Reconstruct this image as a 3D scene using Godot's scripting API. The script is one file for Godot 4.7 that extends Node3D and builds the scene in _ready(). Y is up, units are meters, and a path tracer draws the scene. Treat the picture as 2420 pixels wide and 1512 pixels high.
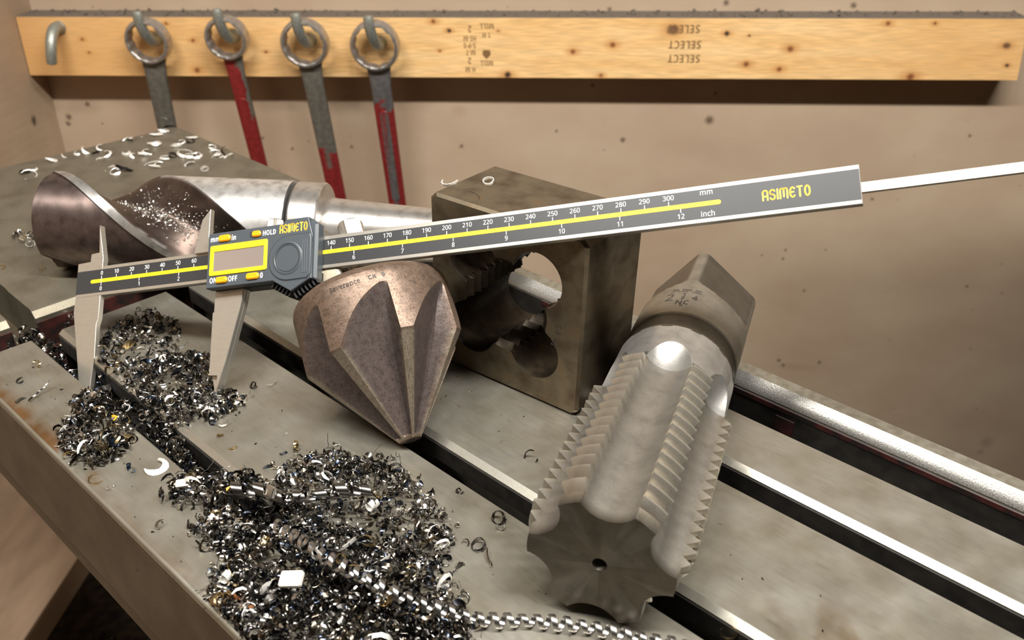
extends Node3D

# Units: metres in the scene; the shape helpers work in millimetres and are scaled when a mesh is committed.
# TAB: frame of the machine table (x along the slots, y up, z across, origin on the table top). WALL: frame of the back wall.
const MM := 0.001
var rng := RandomNumberGenerator.new()
var TAB: Transform3D
var WALL: Transform3D
var CAL: Transform3D
var M := {}
var tex_cache := {}


func _ready() -> void:
	rng.seed = 77
	# ---- camera
	var pitch := deg_to_rad(29.99)
	var roll := deg_to_rad(1.463)
	var ex := Vector3(1, 0, 0)
	var ey := Vector3(0, cos(pitch), -sin(pitch))
	var ez := Vector3(0, sin(pitch), cos(pitch))
	var cam := Camera3D.new()
	cam.name = "camera"
	cam.fov = rad_to_deg(2.0 * atan(756.0 / 2087.0))
	cam.near = 0.02
	cam.transform = Transform3D(Basis(cos(roll) * ex + sin(roll) * ey, -sin(roll) * ex + cos(roll) * ey, ez), Vector3(0, 0.25, 0))
	var lens := CameraAttributesPhysical.new()      # a phone lens: focus on the tools, the wall a touch soft
	lens.frustum_focal_length = 12.0 / (756.0 / 2087.0)
	lens.frustum_near = 0.02
	lens.frustum_far = 20.0
	lens.frustum_focus_distance = 0.4
	lens.exposure_aperture = 18.0
	cam.attributes = lens
	add_child(cam)
	cam.current = true
	# ---- environment: a closed room, no sky light gets in
	var we := WorldEnvironment.new()
	we.name = "environment"
	var env := Environment.new()
	env.background_mode = Environment.BG_COLOR
	env.background_color = Color(0.02, 0.02, 0.02)
	env.tonemap_mode = Environment.TONE_MAPPER_LINEAR
	env.tonemap_exposure = 1.0
	env.sdfgi_enabled = true
	env.ssao_enabled = true
	env.ssil_enabled = true
	we.environment = env
	add_child(we)
	# ---- frames
	var ya := deg_to_rad(41.6)
	TAB = Transform3D(Basis(Vector3(cos(ya), 0, sin(ya)), Vector3.UP, Vector3(-sin(ya), 0, cos(ya))), Vector3.ZERO)
	var wa := deg_to_rad(2.6)
	WALL = Transform3D(Basis(Vector3(cos(wa), 0, sin(wa)), Vector3.UP, Vector3(-sin(wa), 0, cos(wa))), Vector3(0, 0, -1.1))
	CAL = Transform3D(Basis(Vector3(0.9325, 0.2653, 0.2452), Vector3(-0.0393, 0.7491, -0.6613), Vector3(-0.3591, 0.607, 0.7089)).orthonormalized(), Vector3(-216.69, 30.65, -410.47) * MM)
	# ---- the tube light over the table
	build_lamps()
	make_materials()
	build_room()
	build_table()
	build_rail()
	build_drill()
	build_die()
	build_countersink()
	build_tap()
	build_caliper()
	build_swarf()
	build_added_head()


# =====================================================================  lamps
func build_lamps() -> void:
	lamp("hanging_lamp", "long white tube lamp hanging over the right half of the machine table", Vector3(0.4, 1.05, -0.08), Vector2(0.8, 0.08), 3.0, Color(1.0, 0.985, 0.955))
	lamp("hanging_lamp", "long white tube lamp hanging over the left half of the machine table", Vector3(-0.45, 1.05, -0.08), Vector2(0.7, 0.08), 2.1, Color(1.0, 0.985, 0.955))


func lamp(called: String, label: String, at: Vector3, size: Vector2, energy: float, tint: Color) -> void:
	var t := thing(called, label, "lamp", Transform3D(Basis.IDENTITY, at))
	var hs := StandardMaterial3D.new()
	hs.albedo_color = Color(0.8, 0.8, 0.78)
	hs.cull_mode = BaseMaterial3D.CULL_DISABLED
	part("housing", box(Vector3(-size.x * 520, 4, -size.y * 700), Vector3(size.x * 520, 60, size.y * 700), 4), hs, t)
	for k in [-0.4, 0.4]:
		part("suspension_rod", box(Vector3(size.x * 1000 * k - 3, 58, -3), Vector3(size.x * 1000 * k + 3, 425, 3), 1), hs, t)
	var df := StandardMaterial3D.new()
	df.albedo_color = Color(0.9, 0.9, 0.9)
	df.emission_enabled = true
	df.emission = tint
	df.emission_energy_multiplier = 2.0
	part("diffuser", box(Vector3(-size.x * 500, 0, -size.y * 500), Vector3(size.x * 500, 5, size.y * 500), 2), df, t)
	var l := AreaLight3D.new()
	l.name = "lamp_light"
	l.area_size = size
	l.light_energy = energy
	l.light_color = tint
	l.shadow_enabled = true
	l.set("area_range", 8.0)
	l.set("area_attenuation", 2.0)
	l.transform = Transform3D(Basis(Vector3.RIGHT, -PI / 2), Vector3(0, -0.004, 0))
	t.add_child(l)


# =====================================================================  shape helpers (millimetres, triangle soups)
func quad(s: PackedVector3Array, a: Vector3, b: Vector3, c: Vector3, d: Vector3) -> void:
	s.append(a); s.append(b); s.append(c)
	s.append(a); s.append(c); s.append(d)


func loft(rings: Array, closed := true, cap0 := false, cap1 := false) -> PackedVector3Array:
	var s := PackedVector3Array()
	for i in rings.size() - 1:
		var p: PackedVector3Array = rings[i]
		var q: PackedVector3Array = rings[i + 1]
		var n := p.size()
		for j in (n if closed else n - 1):
			var k := (j + 1) % n
			quad(s, p[j], p[k], q[k], q[j])
	if cap0:
		fan(s, rings[0], true)
	if cap1:
		fan(s, rings[-1], false)
	return s


func fan(s: PackedVector3Array, r: PackedVector3Array, flip: bool) -> void:
	var c := Vector3.ZERO
	for p in r:
		c += p
	c /= r.size()
	for j in r.size():
		var k := (j + 1) % r.size()
		if flip:
			s.append(c); s.append(r[k]); s.append(r[j])
		else:
			s.append(c); s.append(r[j]); s.append(r[k])


func inset(poly: PackedVector2Array, d: float) -> PackedVector2Array:
	var out := PackedVector2Array()
	var n := poly.size()
	var area := 0.0
	for i in n:
		area += poly[i].cross(poly[(i + 1) % n])
	var sg := signf(area)
	for i in n:
		var e0 := (poly[i] - poly[(i + n - 1) % n]).normalized()
		var e1 := (poly[(i + 1) % n] - poly[i]).normalized()
		var n0 := Vector2(-e0.y, e0.x) * sg
		var n1 := Vector2(-e1.y, e1.x) * sg
		var m := (n0 + n1)
		var k := maxf(0.35, 1.0 + n0.dot(n1))
		out.append(poly[i] + m * (d / k))
	return out


func ring2(poly: PackedVector2Array, z: float) -> PackedVector3Array:
	var r := PackedVector3Array()
	for p in poly:
		r.append(Vector3(p.x, p.y, z))
	return r


func prism(poly: PackedVector2Array, z0: float, z1: float, bev := 0.0, bev0 := -1.0) -> PackedVector3Array:
	var b0 := bev if bev0 < 0.0 else bev0
	var rings := []
	var bottom := poly if b0 <= 0.0 else inset(poly, b0)
	var top := poly if bev <= 0.0 else inset(poly, bev)
	if b0 > 0.0:
		rings.append(ring2(bottom, z0))
	rings.append(ring2(poly, z0 + b0))
	rings.append(ring2(poly, z1 - bev))
	if bev > 0.0:
		rings.append(ring2(top, z1))
	var s := loft(rings)
	var area := 0.0
	for i in poly.size():
		area += poly[i].cross(poly[(i + 1) % poly.size()])
	for e in [[bottom, z0, true], [top, z1, false]]:
		var pl: PackedVector2Array = e[0]
		var idx := Geometry2D.triangulate_polygon(pl)
		for i in range(0, idx.size(), 3):
			var a := Vector3(pl[idx[i]].x, pl[idx[i]].y, e[1])
			var b := Vector3(pl[idx[i + 1]].x, pl[idx[i + 1]].y, e[1])
			var c := Vector3(pl[idx[i + 2]].x, pl[idx[i + 2]].y, e[1])
			var up := (b - a).cross(c - a).z > 0.0
			# side walls of loft() face outwards (counter-clockwise) for a positive area going up z
			var want_up: bool = (not e[2]) if area > 0.0 else e[2]
			if up != want_up:
				s.append(a); s.append(c); s.append(b)
			else:
				s.append(a); s.append(b); s.append(c)
	return s


func rect(x0: float, y0: float, x1: float, y1: float) -> PackedVector2Array:
	return PackedVector2Array([Vector2(x0, y0), Vector2(x1, y0), Vector2(x1, y1), Vector2(x0, y1)])


func rrect(x0: float, y0: float, x1: float, y1: float, r: float, seg := 5) -> PackedVector2Array:
	var out := PackedVector2Array()
	for c in [[x1 - r, y0 + r, -90], [x1 - r, y1 - r, 0], [x0 + r, y1 - r, 90], [x0 + r, y0 + r, 180]]:
		for i in seg + 1:
			var a := deg_to_rad(c[2] + 90.0 * i / seg)
			out.append(Vector2(c[0] + r * cos(a), c[1] + r * sin(a)))
	return out


func box(a: Vector3, b: Vector3, bev := 0.0) -> PackedVector3Array:
	if bev <= 0.0:
		return prism(rect(a.x, a.y, b.x, b.y), a.z, b.z)
	var p := PackedVector2Array([Vector2(a.x + bev, a.y), Vector2(b.x - bev, a.y), Vector2(b.x, a.y + bev), Vector2(b.x, b.y - bev), Vector2(b.x - bev, b.y), Vector2(a.x + bev, b.y), Vector2(a.x, b.y - bev), Vector2(a.x, a.y + bev)])
	return prism(p, a.z, b.z, bev)


func lathe(prof: Array, seg := 32, yoff := 0.0) -> PackedVector3Array:   # [radius, z] pairs, about z
	var rings := []
	for p in prof:
		var r := PackedVector3Array()
		for i in seg:
			var a := TAU * i / seg
			r.append(Vector3(p[0] * cos(a), p[0] * sin(a) + yoff, p[1]))
		rings.append(r)
	return loft(rings, true, prof[0][0] > 0.0, prof[-1][0] > 0.0)


func tube(path: PackedVector3Array, radii: Array, sides := 10, flat := 1.0) -> PackedVector3Array:
	var rings := []
	var n := path.size()
	var up := Vector3(0.013, 0.021, 1)
	for i in n:
		var d := (path[mini(i + 1, n - 1)] - path[maxi(i - 1, 0)]).normalized()
		var x := up.cross(d).normalized()
		up = d.cross(x).normalized()
		var rr: float = radii[i] if radii.size() > 1 else radii[0]
		var r := PackedVector3Array()
		for k in sides:
			var a := TAU * k / sides
			r.append(path[i] + (x * cos(a) * flat + up * sin(a)) * rr)
		rings.append(r)
	return loft(rings, true, true, true)


func smooth_path(pts: Array, n := 6) -> PackedVector3Array:
	var c := Curve3D.new()
	for i in pts.size():
		var t: Vector3 = (pts[mini(i + 1, pts.size() - 1)] - pts[maxi(i - 1, 0)]) / 6.0
		c.add_point(pts[i], -t, t)
	var out := PackedVector3Array()
	for i in (pts.size() - 1) * n + 1:
		out.append(c.samplef(float(i) / float(n)))
	return out


func xf(s: PackedVector3Array, t: Transform3D) -> PackedVector3Array:
	return t * s


func shift(x: float, y: float, z: float) -> Transform3D:
	return Transform3D(Basis.IDENTITY, Vector3(x, y, z))


func mk(s: PackedVector3Array, ang := 35.0, col = null) -> ArrayMesh:
	var vol := 0.0
	for i in range(0, s.size(), 3):
		vol += s[i].dot(s[i + 1].cross(s[i + 2]))
	var flip := vol > 0.0
	var nf := s.size() / 3
	var fn := PackedVector3Array()
	fn.resize(nf)
	var un := PackedVector3Array()
	un.resize(nf)
	var vs := PackedVector3Array()
	vs.resize(s.size())
	var at := {}
	var key := PackedInt32Array()
	key.resize(s.size())
	var lists := []
	for f in nf:
		var a := s[f * 3]
		var b := s[f * 3 + (2 if flip else 1)]
		var c := s[f * 3 + (1 if flip else 2)]
		vs[f * 3] = a; vs[f * 3 + 1] = b; vs[f * 3 + 2] = c
		var n := (c - a).cross(b - a)
		fn[f] = n
		un[f] = n.normalized()
		for k in 3:
			var q := Vector3i((vs[f * 3 + k] * 500.0).round())
			var id: int = at.get(q, -1)
			if id < 0:
				id = lists.size()
				at[q] = id
				lists.append(PackedInt32Array())
			lists[id].append(f)
			key[f * 3 + k] = id
	var ns := PackedVector3Array()
	ns.resize(s.size())
	var lim := cos(deg_to_rad(ang))
	for i in s.size():
		var f := i / 3
		var n := Vector3.ZERO
		var u := un[f]
		for g in lists[key[i]]:
			if un[g].dot(u) > lim:
				n += fn[g]
		ns[i] = n.normalized() if n.length_squared() > 0.0 else Vector3.UP
	var arr := []
	arr.resize(Mesh.ARRAY_MAX)
	if col != null:
		var cs := PackedColorArray()
		cs.resize(s.size())
		for i in s.size():
			cs[i] = col.call(vs[i], ns[i])
		arr[Mesh.ARRAY_COLOR] = cs
	for i in vs.size():
		vs[i] *= MM
	arr[Mesh.ARRAY_VERTEX] = vs
	arr[Mesh.ARRAY_NORMAL] = ns
	var m := ArrayMesh.new()
	m.add_surface_from_arrays(Mesh.PRIMITIVE_TRIANGLES, arr)
	return m


func node(called: String, mesh: Mesh, m: Material, parent: Node) -> MeshInstance3D:
	var o := MeshInstance3D.new()
	o.name = called
	o.mesh = mesh
	o.material_override = m
	parent.add_child(o, true)
	return o


func part(called: String, s: PackedVector3Array, m: Material, parent: Node, ang := 35.0, col = null) -> MeshInstance3D:
	return node(called, mk(s, ang, col), m, parent)


func tag(o: Node, label: String, category: String, group := "", kind := "") -> Node:
	if label: o.set_meta("label", label)
	if category: o.set_meta("category", category)
	if group: o.set_meta("group", group)
	if kind: o.set_meta("kind", kind)
	return o


func thing(called: String, label: String, category: String, t: Transform3D, group := "") -> Node3D:
	var o := Node3D.new()
	o.name = called
	o.transform = t
	add_child(o, true)
	tag(o, label, category, group)
	return o


func text(str: String, h: float, depth := 0.06, bold := false, serif := false, spread := 1.0) -> PackedVector3Array:
	# upright in x-y, centred, capitals h tall, from z 0 to depth
	var tm := TextMesh.new()
	var f := SystemFont.new()
	f.font_names = PackedStringArray(["Droid Serif" if serif else "Droid Sans"])
	if bold:
		f.font_weight = 700
	tm.font = f
	tm.text = str
	tm.font_size = 64
	tm.pixel_size = h / (0.714 * 64.0)
	tm.depth = depth
	tm.curve_step = 2.0
	var a := tm.get_mesh_arrays()
	var s := PackedVector3Array()
	if a.is_empty() or a[Mesh.ARRAY_VERTEX] == null:
		return s
	var v: PackedVector3Array = a[Mesh.ARRAY_VERTEX]
	var idx: PackedInt32Array = a[Mesh.ARRAY_INDEX]
	var lo := Vector3(1e9, 1e9, 1e9)
	var hi := -lo
	for p in v:
		lo = lo.min(p); hi = hi.max(p)
	var c := (lo + hi) / 2
	for i in idx:
		var p := v[i] - c
		s.append(Vector3(p.x * spread, p.y, p.z + depth / 2))
	return s


func stroke(pts: Array, w: float, depth: float) -> PackedVector3Array:   # a flat pen stroke along 2D points
	var s := PackedVector3Array()
	for i in pts.size() - 1:
		var a: Vector2 = pts[i]
		var b: Vector2 = pts[i + 1]
		var d := (b - a).normalized() * w / 2
		var n := Vector2(-d.y, d.x)
		var pl := PackedVector2Array()
		for k in 5:
			pl.append(b + n.rotated(-PI * k / 4.0))
		for k in 5:
			pl.append(a - n.rotated(-PI * k / 4.0))
		s.append_array(prism(pl, 0, depth))
	return s


func arc2(c: Vector2, rx: float, ry: float, a0: float, a1: float, n := 8) -> Array:
	var out := []
	for i in n + 1:
		var a := deg_to_rad(lerpf(a0, a1, float(i) / n))
		out.append(c + Vector2(rx * cos(a), ry * sin(a)))
	return out


func logo(w: float, h: float, pen: float, depth: float) -> PackedVector3Array:   # the rounded seven letter maker's word, centred
	var s := PackedVector3Array()
	var cw := w / 7.6
	var x := 0.0
	var b := cw * 0.72
	for ch in "ASIMETO":
		var strokes := []
		var g := b
		match ch:
			"A":
				strokes.append([Vector2(0, 0), Vector2(0, h - b / 2)] + arc2(Vector2(b / 2, h - b / 2), b / 2, b / 2, 180, 0) + [Vector2(b, 0)])
				strokes.append([Vector2(0, h * 0.38), Vector2(b, h * 0.38)])
			"S":
				strokes.append(arc2(Vector2(b * 0.5, h * 0.76), b / 2, h * 0.24, 20, 180) + arc2(Vector2(b * 0.5, h * 0.72), b / 2, h * 0.2, 180, 270) + arc2(Vector2(b * 0.5, h * 0.26), b / 2, h * 0.26, 90, -160, 10))
			"I":
				strokes.append([Vector2(0, 0), Vector2(0, h)])
				g = 0.0
			"M":
				g = b * 1.5
				strokes.append([Vector2(0, 0), Vector2(0, h - b * 0.4)] + arc2(Vector2(g / 4, h - b * 0.4), g / 4, b * 0.4, 180, 0) + [Vector2(g / 2, h * 0.15)])
				strokes.append([Vector2(g / 2, h - b * 0.4)] + arc2(Vector2(g * 0.75, h - b * 0.4), g / 4, b * 0.4, 180, 0) + [Vector2(g, 0)])
			"E":
				strokes.append(arc2(Vector2(b * 0.55, h * 0.5), b * 0.55, h * 0.5, 45, 315, 14))
				strokes.append([Vector2(0, h * 0.52), Vector2(b * 0.75, h * 0.52)])
			"T":
				strokes.append([Vector2(0, h), Vector2(b, h)])
				strokes.append([Vector2(b / 2, h), Vector2(b / 2, 0)])
			"O":
				strokes.append(arc2(Vector2(b / 2, h * 0.5), b / 2, h * 0.5, 0, 360, 18))
		for st in strokes:
			s.append_array(xf(stroke(st, pen, depth), shift(x, 0, 0)))
		x += g + cw * 0.42
	x -= cw * 0.42
	return xf(s, shift(-x / 2, -h / 2, 0).scaled_local(Vector3.ONE)) if absf(x - w) < 0.01 else xf(s, Transform3D(Basis.from_scale(Vector3(w / x, 1, 1)), Vector3(-w / 2, -h / 2, 0)))


# =====================================================================  materials
func noise_tex(sd: int, freq: float, stops: Array, cols: Array, oct := 4, kind := FastNoiseLite.TYPE_SIMPLEX_SMOOTH, size := 512, normal := false, bump := 4.0) -> NoiseTexture2D:
	var n := FastNoiseLite.new()
	n.seed = sd
	n.noise_type = kind
	n.frequency = freq
	n.fractal_octaves = oct
	var t := NoiseTexture2D.new()
	t.width = size
	t.height = size
	t.seamless = true
	t.noise = n
	if normal:
		t.as_normal_map = true
		t.bump_strength = bump
	elif cols.size():
		var g := Gradient.new()
		g.offsets = PackedFloat32Array(stops)
		g.colors = PackedColorArray(cols)
		t.color_ramp = g
	return t


func grey(v: float) -> Color:
	return Color(v, v, v)


func base_mat(c: Color, rough: float, metal: float) -> StandardMaterial3D:
	var m := StandardMaterial3D.new()
	m.albedo_color = c
	m.roughness = rough
	m.metallic = metal
	m.cull_mode = BaseMaterial3D.CULL_DISABLED
	return m


# a worn metal: tone map (triplanar), fine detail multiplied over it, roughness map and relief
func metal(name_: String, tone: Texture2D, scale: Vector3, rough: float, met: float, fine: Texture2D = null, fscale := Vector3(60, 60, 60), relief: Texture2D = null, rscale := 0.0) -> StandardMaterial3D:
	var m := base_mat(Color.WHITE, rough, met)
	m.resource_name = name_
	m.albedo_texture = tone
	m.uv1_triplanar = true
	m.uv1_scale = scale
	if fine:
		m.detail_enabled = true
		m.detail_blend_mode = BaseMaterial3D.BLEND_MODE_MUL
		m.detail_albedo = fine
		m.detail_uv_layer = BaseMaterial3D.DETAIL_UV_2
		m.uv2_triplanar = true
		m.uv2_scale = fscale
	if relief:
		m.heightmap_enabled = true
		m.heightmap_texture = relief
		m.heightmap_scale = rscale
	M[name_] = m
	return m


func make_materials() -> void:
	var speck := noise_tex(5, 0.09, [0.0, 0.22, 0.34, 1.0], [grey(0.55), grey(0.8), grey(1.0), grey(1.0)], 3)
	var scratch := noise_tex(9, 0.03, [0.0, 0.24, 0.36, 0.6, 0.78, 0.9], [grey(0.9), grey(0.965), grey(0.98), grey(0.99), grey(1.0), grey(1.0)], 5)
	var bumpy := noise_tex(11, 0.05, [], [], 4)
	# table tops: grey-brown ground iron with broad stains and brushed scratches
	metal("iron", noise_tex(21, 0.012, [0.1, 0.35, 0.55, 0.8], [Color(0.53, 0.505, 0.45), Color(0.565, 0.545, 0.495), Color(0.585, 0.565, 0.52), Color(0.605, 0.59, 0.55)], 5), Vector3(5, 5, 5), 0.45, 0.75, scratch, Vector3(4, 4, 26), noise_tex(31, 0.02, [], [], 4), 0.006)
	M.iron.roughness_texture = noise_tex(33, 0.015, [0.2, 0.8], [grey(0.75), grey(1.0)], 4)
	M.iron_rust = M.iron.duplicate()
	M.iron_rust.vertex_color_use_as_albedo = true
	metal("iron_pad", noise_tex(22, 0.012, [0.1, 0.4, 0.7], [Color(0.42, 0.395, 0.34), Color(0.46, 0.435, 0.38), Color(0.49, 0.465, 0.41)], 5), Vector3(6, 6, 6), 0.48, 0.7, speck, Vector3(25, 25, 25), bumpy, 0.0015)
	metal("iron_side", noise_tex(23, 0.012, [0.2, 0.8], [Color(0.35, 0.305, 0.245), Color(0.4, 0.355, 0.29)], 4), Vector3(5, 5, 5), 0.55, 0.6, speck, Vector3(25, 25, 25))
	metal("iron_rim", noise_tex(24, 0.05, [0.2, 0.5, 0.8], [Color(0.5, 0.48, 0.43), Color(0.55, 0.53, 0.48), Color(0.58, 0.565, 0.52)], 4), Vector3(6, 6, 6), 0.45, 0.75)
	metal("rim_worn", noise_tex(28, 0.09, [0.2, 0.5, 0.8], [Color(0.5, 0.49, 0.47), Color(0.68, 0.67, 0.65), Color(0.76, 0.75, 0.74)], 3), Vector3(26, 26, 26), 0.34, 0.8, null, Vector3.ONE, noise_tex(34, 0.08, [], [], 3), 0.006)
	M.gap_black = base_mat(Color(0.06, 0.055, 0.05), 0.95, 0.0)
	metal("slot_black", noise_tex(25, 0.02, [0.2, 0.8], [Color(0.11, 0.1, 0.09), Color(0.18, 0.165, 0.15)], 4), Vector3(8, 8, 8), 0.6, 0.3)
	metal("trough_red", noise_tex(26, 0.02, [0.25, 0.55, 0.75], [Color(0.1, 0.08, 0.07), Color(0.2, 0.09, 0.075), Color(0.26, 0.11, 0.09)], 4), Vector3(9, 9, 9), 0.55, 0.1)
	# tools
	metal("drill_brown", noise_tex(41, 0.015, [0.1, 0.4, 0.7, 0.95], [grey(0.72), grey(0.88), grey(0.97), grey(1.0)], 5), Vector3(14, 14, 14), 0.36, 0.8, speck, Vector3(45, 45, 45))
	M.drill_brown.vertex_color_use_as_albedo = true
	metal("drill_bright", noise_tex(42, 0.016, [0.05, 0.2, 0.4, 0.9], [Color(0.5, 0.45, 0.42), Color(0.66, 0.63, 0.6), Color(0.74, 0.72, 0.7), Color(0.78, 0.76, 0.74)], 5), Vector3(14, 14, 14), 0.3, 0.85, speck, Vector3(45, 45, 45))
	metal("die_iron", noise_tex(43, 0.012, [0.15, 0.4, 0.65, 0.9], [Color(0.36, 0.31, 0.25), Color(0.42, 0.375, 0.31), Color(0.46, 0.42, 0.355), Color(0.49, 0.42, 0.33)], 5), Vector3(9, 9, 9), 0.42, 0.85, speck, Vector3(35, 35, 35), bumpy, 0.004)
	metal("die_bore", noise_tex(49, 0.02, [0.2, 0.8], [Color(0.17, 0.145, 0.115), Color(0.27, 0.235, 0.19)], 4), Vector3(12, 12, 12), 0.42, 0.75)
	metal("edge_bright", noise_tex(50, 0.05, [0.2, 0.8], [Color(0.62, 0.605, 0.565), Color(0.655, 0.64, 0.6)], 4), Vector3(20, 20, 20), 0.3, 0.8)
	metal("cutter", noise_tex(44, 0.016, [0.1, 0.35, 0.6, 0.9], [grey(0.76), grey(0.88), grey(0.97), grey(1.0)], 5), Vector3(30, 30, 30), 0.46, 0.6, noise_tex(7, 0.04, [0.0, 0.25, 0.4, 0.62, 0.8, 1.0], [Color(0.6, 0.5, 0.44), Color(0.8, 0.72, 0.68), grey(0.97), grey(1.0), Color(1.0, 0.9, 0.84), Color(1.0, 0.82, 0.74)], 4), Vector3(40, 40, 40), bumpy, 0.003)
	M.cutter.vertex_color_use_as_albedo = true
	metal("tap_steel", noise_tex(45, 0.014, [0.1, 0.4, 0.7, 0.95], [grey(0.86), grey(0.94), grey(0.99), grey(1.0)], 5), Vector3(14, 14, 14), 0.4, 0.88, speck, Vector3(45, 45, 45))
	M.tap_steel.vertex_color_use_as_albedo = true
	metal("wrench_grey", noise_tex(46, 0.02, [0.2, 0.8], [grey(0.84), grey(1.0)], 4), Vector3(10, 10, 10), 0.45, 0.4)
	M.wrench_grey.vertex_color_use_as_albedo = true
	metal("wrench_ring", noise_tex(47, 0.02, [0.2, 0.8], [Color(0.64, 0.62, 0.6), Color(0.76, 0.74, 0.72)], 4), Vector3(12, 12, 12), 0.36, 0.8)
	metal("hook_zinc", noise_tex(48, 0.03, [0.2, 0.8], [Color(0.56, 0.57, 0.54), Color(0.68, 0.69, 0.66)], 4), Vector3(20, 20, 20), 0.45, 0.65)
	# caliper
	metal("satin", noise_tex(51, 0.02, [0.2, 0.8], [Color(0.725, 0.705, 0.67), Color(0.745, 0.725, 0.69)], 3), Vector3(12, 40, 12), 0.32, 0.8)
	M.roller = base_mat(Color(0.7, 0.66, 0.58), 0.5, 0.4)
	M.plate = base_mat(Color(0.165, 0.17, 0.18), 0.42, 0.0)
	M.housing = base_mat(Color(0.25, 0.275, 0.3), 0.42, 0.0)
	M.rubber = base_mat(Color(0.05, 0.055, 0.06), 0.5, 0.0)
	M.groove = base_mat(Color(0.16, 0.18, 0.2), 0.5, 0.0)
	M.yellow = base_mat(Color(0.98, 0.85, 0.1), 0.45, 0.0)
	M.orange = base_mat(Color(0.93, 0.62, 0.07), 0.35, 0.0)
	M.white = base_mat(Color(0.93, 0.93, 0.92), 0.5, 0.0)
	M.lcd = base_mat(Color(0.5, 0.455, 0.43), 0.12, 0.0)
	M.gold = base_mat(Color(0.93, 0.78, 0.25), 0.5, 0.0)
	M.ink = base_mat(Color(0.16, 0.14, 0.12), 0.6, 0.0)
	M.stamp = base_mat(Color(0.5, 0.37, 0.22), 0.85, 0.0)
	# chips
	M.chip = base_mat(Color.WHITE, 0.24, 1.0)
	M.chip.vertex_color_use_as_albedo = true
	for e in [["chip_bright", Color(0.93, 0.92, 0.9)], ["chip_dark", Color(0.28, 0.27, 0.265)], ["chip_black", Color(0.15, 0.15, 0.16)], ["chip_blue", Color(0.24, 0.28, 0.36)], ["chip_straw", Color(0.72, 0.64, 0.48)], ["chip_steel", Color(0.55, 0.54, 0.52)]]:
		M[e[0]] = base_mat(e[1], 0.25, 1.0)
	M.chip_white = base_mat(Color(0.95, 0.94, 0.92), 0.38, 0.6)
	M.chip_steel2 = base_mat(Color(0.72, 0.71, 0.7), 0.28, 1.0)
	M.plastic_flake = base_mat(Color(0.88, 0.86, 0.82), 0.6, 0.0)
	M.rust = base_mat(Color(0.45, 0.27, 0.12), 0.7, 0.2)
	M.yellow_flake = base_mat(Color(0.85, 0.62, 0.15), 0.5, 0.0)
	M.grime = base_mat(Color(0.4, 0.36, 0.32), 0.9, 0.0)


# =====================================================================  room
func uvquad(called: String, a: Vector3, b: Vector3, c: Vector3, d: Vector3, back: Vector3, m: Material, parent: Node) -> MeshInstance3D:
	# a slab whose front face a-b-c-d (a top left, going round) carries uv 0..1; back is the way to its rear face
	var arr := []
	arr.resize(Mesh.ARRAY_MAX)
	var v := PackedVector3Array([a, b, c, d, a + back, b + back, c + back, d + back])
	var faces := [[0, 1, 2, 3], [5, 4, 7, 6], [4, 5, 1, 0], [3, 2, 6, 7], [4, 0, 3, 7], [1, 5, 6, 2]]
	var uv := [Vector2(0, 0), Vector2(1, 0), Vector2(1, 1), Vector2(0, 1)]
	var P := PackedVector3Array()
	var N := PackedVector3Array()
	var T := PackedVector2Array()
	for fi in 6:
		var f: Array = faces[fi]
		var n := (v[f[2]] - v[f[0]]).cross(v[f[1]] - v[f[0]]).normalized()
		for k in [0, 1, 2, 0, 2, 3]:
			P.append(v[f[k]] * MM)
			N.append(n)
			T.append(uv[k] if fi == 0 else Vector2(uv[k].x, 0.004 + 0.02 * uv[k].y))
	arr[Mesh.ARRAY_VERTEX] = P
	arr[Mesh.ARRAY_NORMAL] = N
	arr[Mesh.ARRAY_TEX_UV] = T
	var me := ArrayMesh.new()
	me.add_surface_from_arrays(Mesh.PRIMITIVE_TRIANGLES, arr)
	return node(called, me, m, parent)


func painted(w: int, h: int, base: Color, dark: Color, freq: Vector2, sd: int, grain: float) -> Image:
	var n := FastNoiseLite.new()
	n.seed = sd
	n.frequency = 1.0
	n.fractal_octaves = 4
	var g := FastNoiseLite.new()
	g.seed = sd + 3
	g.frequency = 1.0
	g.fractal_octaves = 2
	var im := Image.create_empty(w, h, false, Image.FORMAT_RGB8)
	for y in h:
		for x in w:
			var k := clampf(0.5 + 0.7 * n.get_noise_2d(x * freq.x, y * freq.y), 0.0, 1.0)
			var q := 1.0 + grain * g.get_noise_2d(x * 0.02, y * 0.35)
			var c := dark.lerp(base, k)
			im.set_pixel(x, y, Color(c.r * q, c.g * q, c.b * q))
	return im


func spot(im: Image, cx: float, cy: float, rx: float, ry: float, c: Color, strength: float) -> void:
	for y in range(int(cy - ry * 1.6), int(cy + ry * 1.6) + 1):
		for x in range(int(cx - rx * 1.6), int(cx + rx * 1.6) + 1):
			if x < 0 or y < 0 or x >= im.get_width() or y >= im.get_height():
				continue
			var d := Vector2((x - cx) / rx, (y - cy) / ry).length() + 0.25 * sin(x * 1.9 + y * 1.3)
			var k := clampf(1.5 - d * 1.3, 0.0, 1.0) * strength
			if k > 0.0:
				im.set_pixel(x, y, im.get_pixel(x, y).lerp(c, k))


func tex_mat(im: Image, rough: float) -> StandardMaterial3D:
	var m := base_mat(Color.WHITE, rough, 0.0)
	m.albedo_texture = ImageTexture.create_from_image(im)
	m.texture_repeat = false
	return m


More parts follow.
